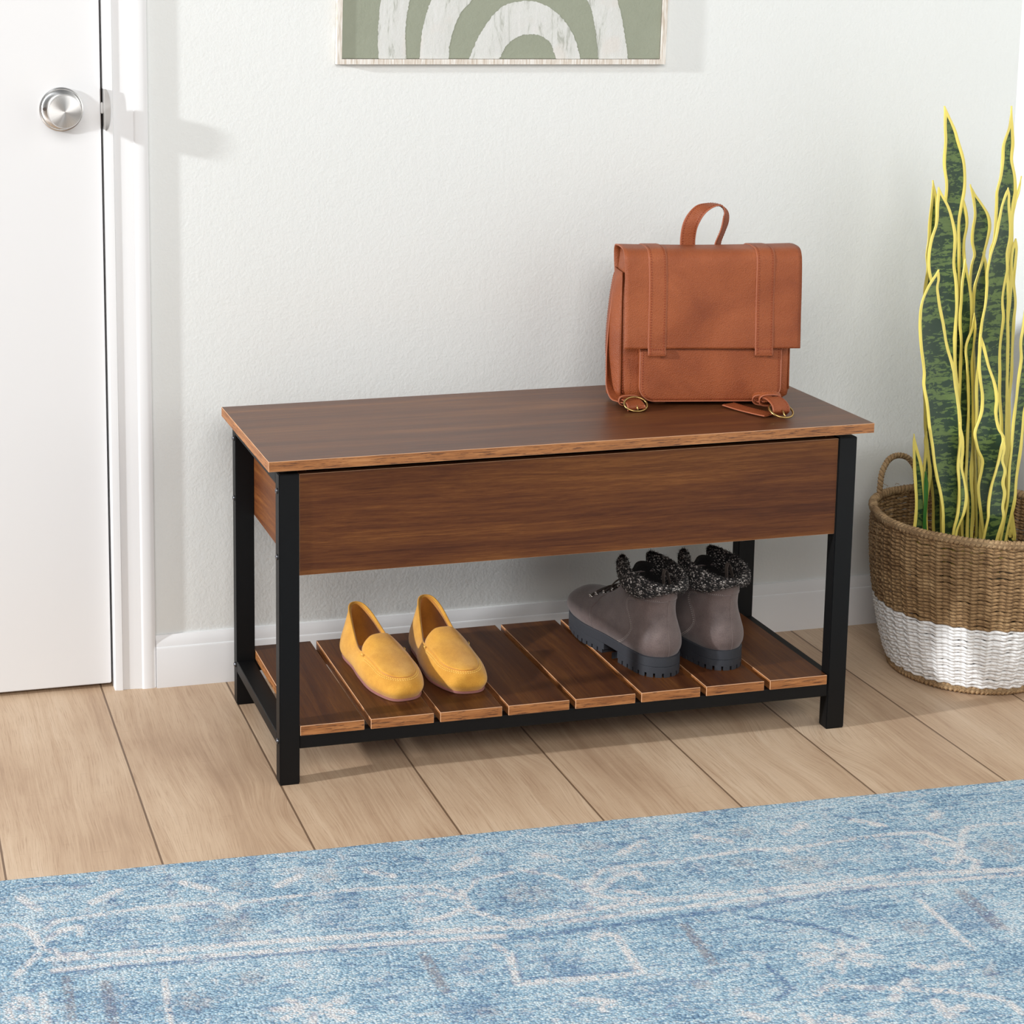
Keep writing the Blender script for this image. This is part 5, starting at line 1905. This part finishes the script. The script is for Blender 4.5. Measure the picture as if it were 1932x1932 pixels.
    strap('strap_end', [V_(p) for p in ((0.096, -0.050, 0.0225), (0.1010, -0.070, 0.0270), (0.106, -0.090, 0.0215), (0.107, -0.097, 0.012), (0.105, -0.091, 0.005))],
          [V_((1, .22, 0))] * 5, 0.0285)
    strap('strap_tail', [V_(p) for p in ((0.042, -0.016, 0.0040), (0.058, -0.042, 0.0030), (0.078, -0.072, 0.0030), (0.091, -0.090, 0.0035))],
          [V_((.80, .60, 0))] * 4, 0.028)
    # keepers
    def keeper(c, ax, sx, hw, hh, w=0.010, tilt=0.0):
        bm = bmesh.new()
        ax = V_(ax).normalized()
        sx = V_(sx).normalized()
        up = sx.cross(ax).normalized()
        if up.z < 0:
            up = -up
        pts = []
        for k in range(16):
            a = 2 * PI * k / 16
            pts.append(V_(c) + sx * hw * math.copysign(abs(math.cos(a)) ** .7, math.cos(a)) + up * hh * math.copysign(abs(math.sin(a)) ** .8, math.sin(a)))
        fr = ribbon(bm, pts, [ax] * 16, w, 0.0024, 0, 2, True)
        for e in (-1, 1):
            add_tube(bm, [c_ + s * h_ * e for c_, s, n, h_, h, t in fr], 0.0010, 5, True, 2)
        obj('strap_keeper', bm, [M_LEATHER, M_STITCH, M_EDGEPAINT], T)
    keeper((-0.1255, -0.020, 0.0125), (0.1, 1, -.1), (1, .15, 0), 0.0180, 0.0085, 0.0085)
    keeper((0.0955, -0.040, 0.0185), (.25, 1, .35), (1, -.2, 0), 0.0195, 0.0100, 0.0085)
    keeper((0.0990, -0.058, 0.0225), (.25, 1, .25), (1, .1, 0), 0.0180, 0.0105, 0.0090)
    # buckles
    for (c, n, r) in (((-0.119, -0.043, 0.0105), (0.10, -0.62, 0.78), (0.0195, 0.0150)), ((0.1070, -0.095, 0.0125), (0.15, -.42, .90), (0.0200, 0.0190))):
        bm = bmesh.new()
        nn = V_(n).normalized()
        sx = V_((1, .15, 0))
        sx = (sx - nn * sx.dot(nn)).normalized()
        sy = nn.cross(sx)
        ring = [V_(c) + sx * r[0] * math.cos(2 * PI * k / 40) + sy * r[1] * math.sin(2 * PI * k / 40) for k in range(40)]
        lo = min(p.z for p in ring)
        dz = max(0, 0.0019 - lo)
        ring = [p + V_((0, 0, dz)) for p in ring]
        add_tube(bm, ring, 0.0017, 8, True)
        bk = obj('buckle', bm, M_BRASS, T, smooth=True)
        bm = bmesh.new()
        c2 = V_(c) + V_((0, 0, dz))
        e = c2 - sy * r[1] if (c2 - sy * r[1]).y < c2.y else c2 + sy * r[1]
        add_tube(bm, [c2 + V_((0, .008, .003)), (c2 + e) / 2 + V_((0, 0, .0035)), e + V_((0, 0, .002))], 0.0013, 6)
        pr_ = obj('prong', bm, M_BRASS, bk, smooth=True)


# ------------------------------------------------------------------ light and camera
def area(name, loc, target, size, power, col, size_y=None):
    ld = bpy.data.lights.new(name, 'AREA')
    ld.shape = 'RECTANGLE' if size_y else 'DISK'
    ld.size = size
    if size_y:
        ld.size_y = size_y
    ld.energy = power
    ld.color = col
    o = bpy.data.objects.new(name, ld)
    COL.objects.link(o)
    o.location = loc
    d = Vector(target) - Vector(loc)
    o.rotation_euler = d.to_track_quat('-Z', 'Y').to_euler()
    return o


def build_lights():
    # bare strobe from the left, just in front of the wall plane
    area('strobe_left', (-7.2, -1.24, 2.62), (0.1, -0.25, 0.5), 0.26, K_LEFT, (0.93, 0.97, 1.0))
    # large soft fill light added on the camera side to lift the ambient level
    area('soft_fill', (-1.1, -3.5, 2.35), (-0.1, -0.2, 0.5), 2.4, K_SOFT, (1.0, 0.99, 0.975), 1.4)
    w = bpy.data.worlds.new('World')
    scene.world = w
    w.use_nodes = True
    bg = w.node_tree.nodes['Background']
    bg.inputs[0].default_value = (0.93, 0.96, 1.0, 1)
    bg.inputs[1].default_value = K_WORLD


def build_camera():
    cd = bpy.data.cameras.new('camera')
    cam = bpy.data.objects.new('camera', cd)
    COL.objects.link(cam)
    R = Matrix(((0.9757505125999124, 0.03909825743766607, -0.21536541836224798),
                (-0.21883769094883507, 0.15365405970113455, -0.9635873053115335),
                (-0.004582813676144598, 0.9873508779571213, 0.15848419989422152)))
    cam.matrix_world = Matrix.Translation((-1.07521312, -3.00480316, 1.24179265)) @ R.to_4x4()
    cd.sensor_width = 36
    cd.sensor_fit = 'HORIZONTAL'
    cd.lens = 63.539684
    cd.shift_x = 0.2423866
    cd.shift_y = -0.2428551
    cd.clip_start = 0.05
    scene.camera = cam


K_LEFT, K_SOFT, K_WORLD = 590.0, 87.0, 0.21
build_room()
build_bench()
build_picture()
build_rug()
build_basket()
build_plant()
ST = 0.0952
build_loafer('loafer', (-0.2855, -0.1460, ST), math.radians(180 + 8.0), 1, 'mustard suede loafer nearer the left leg of the bench, on the slatted shelf')
build_loafer('loafer', (-0.1545, -0.1400, ST), math.radians(180 - 1.0), -1, 'mustard suede loafer on the shelf, on the side of the grey boots')
build_boot('ankle_boot', (0.1870, -0.3895, ST), math.radians(7.0), 1, 'grey-brown knit-cuffed ankle boot whose toe and laces show, nearer the loafers')
build_boot('ankle_boot', (0.3020, -0.3840, ST), math.radians(8.0), -1, 'grey-brown knit-cuffed ankle boot seen from its heel, beside the right end of the bench')
build_backpack()
build_lights()
build_camera()
vs = scene.view_settings
scene.display_settings.display_device = 'sRGB'
vs.view_transform = 'Standard'
vs.look = 'None'
vs.exposure = 0.0
vs.gamma = 1.0
vs.use_curve_mapping = False
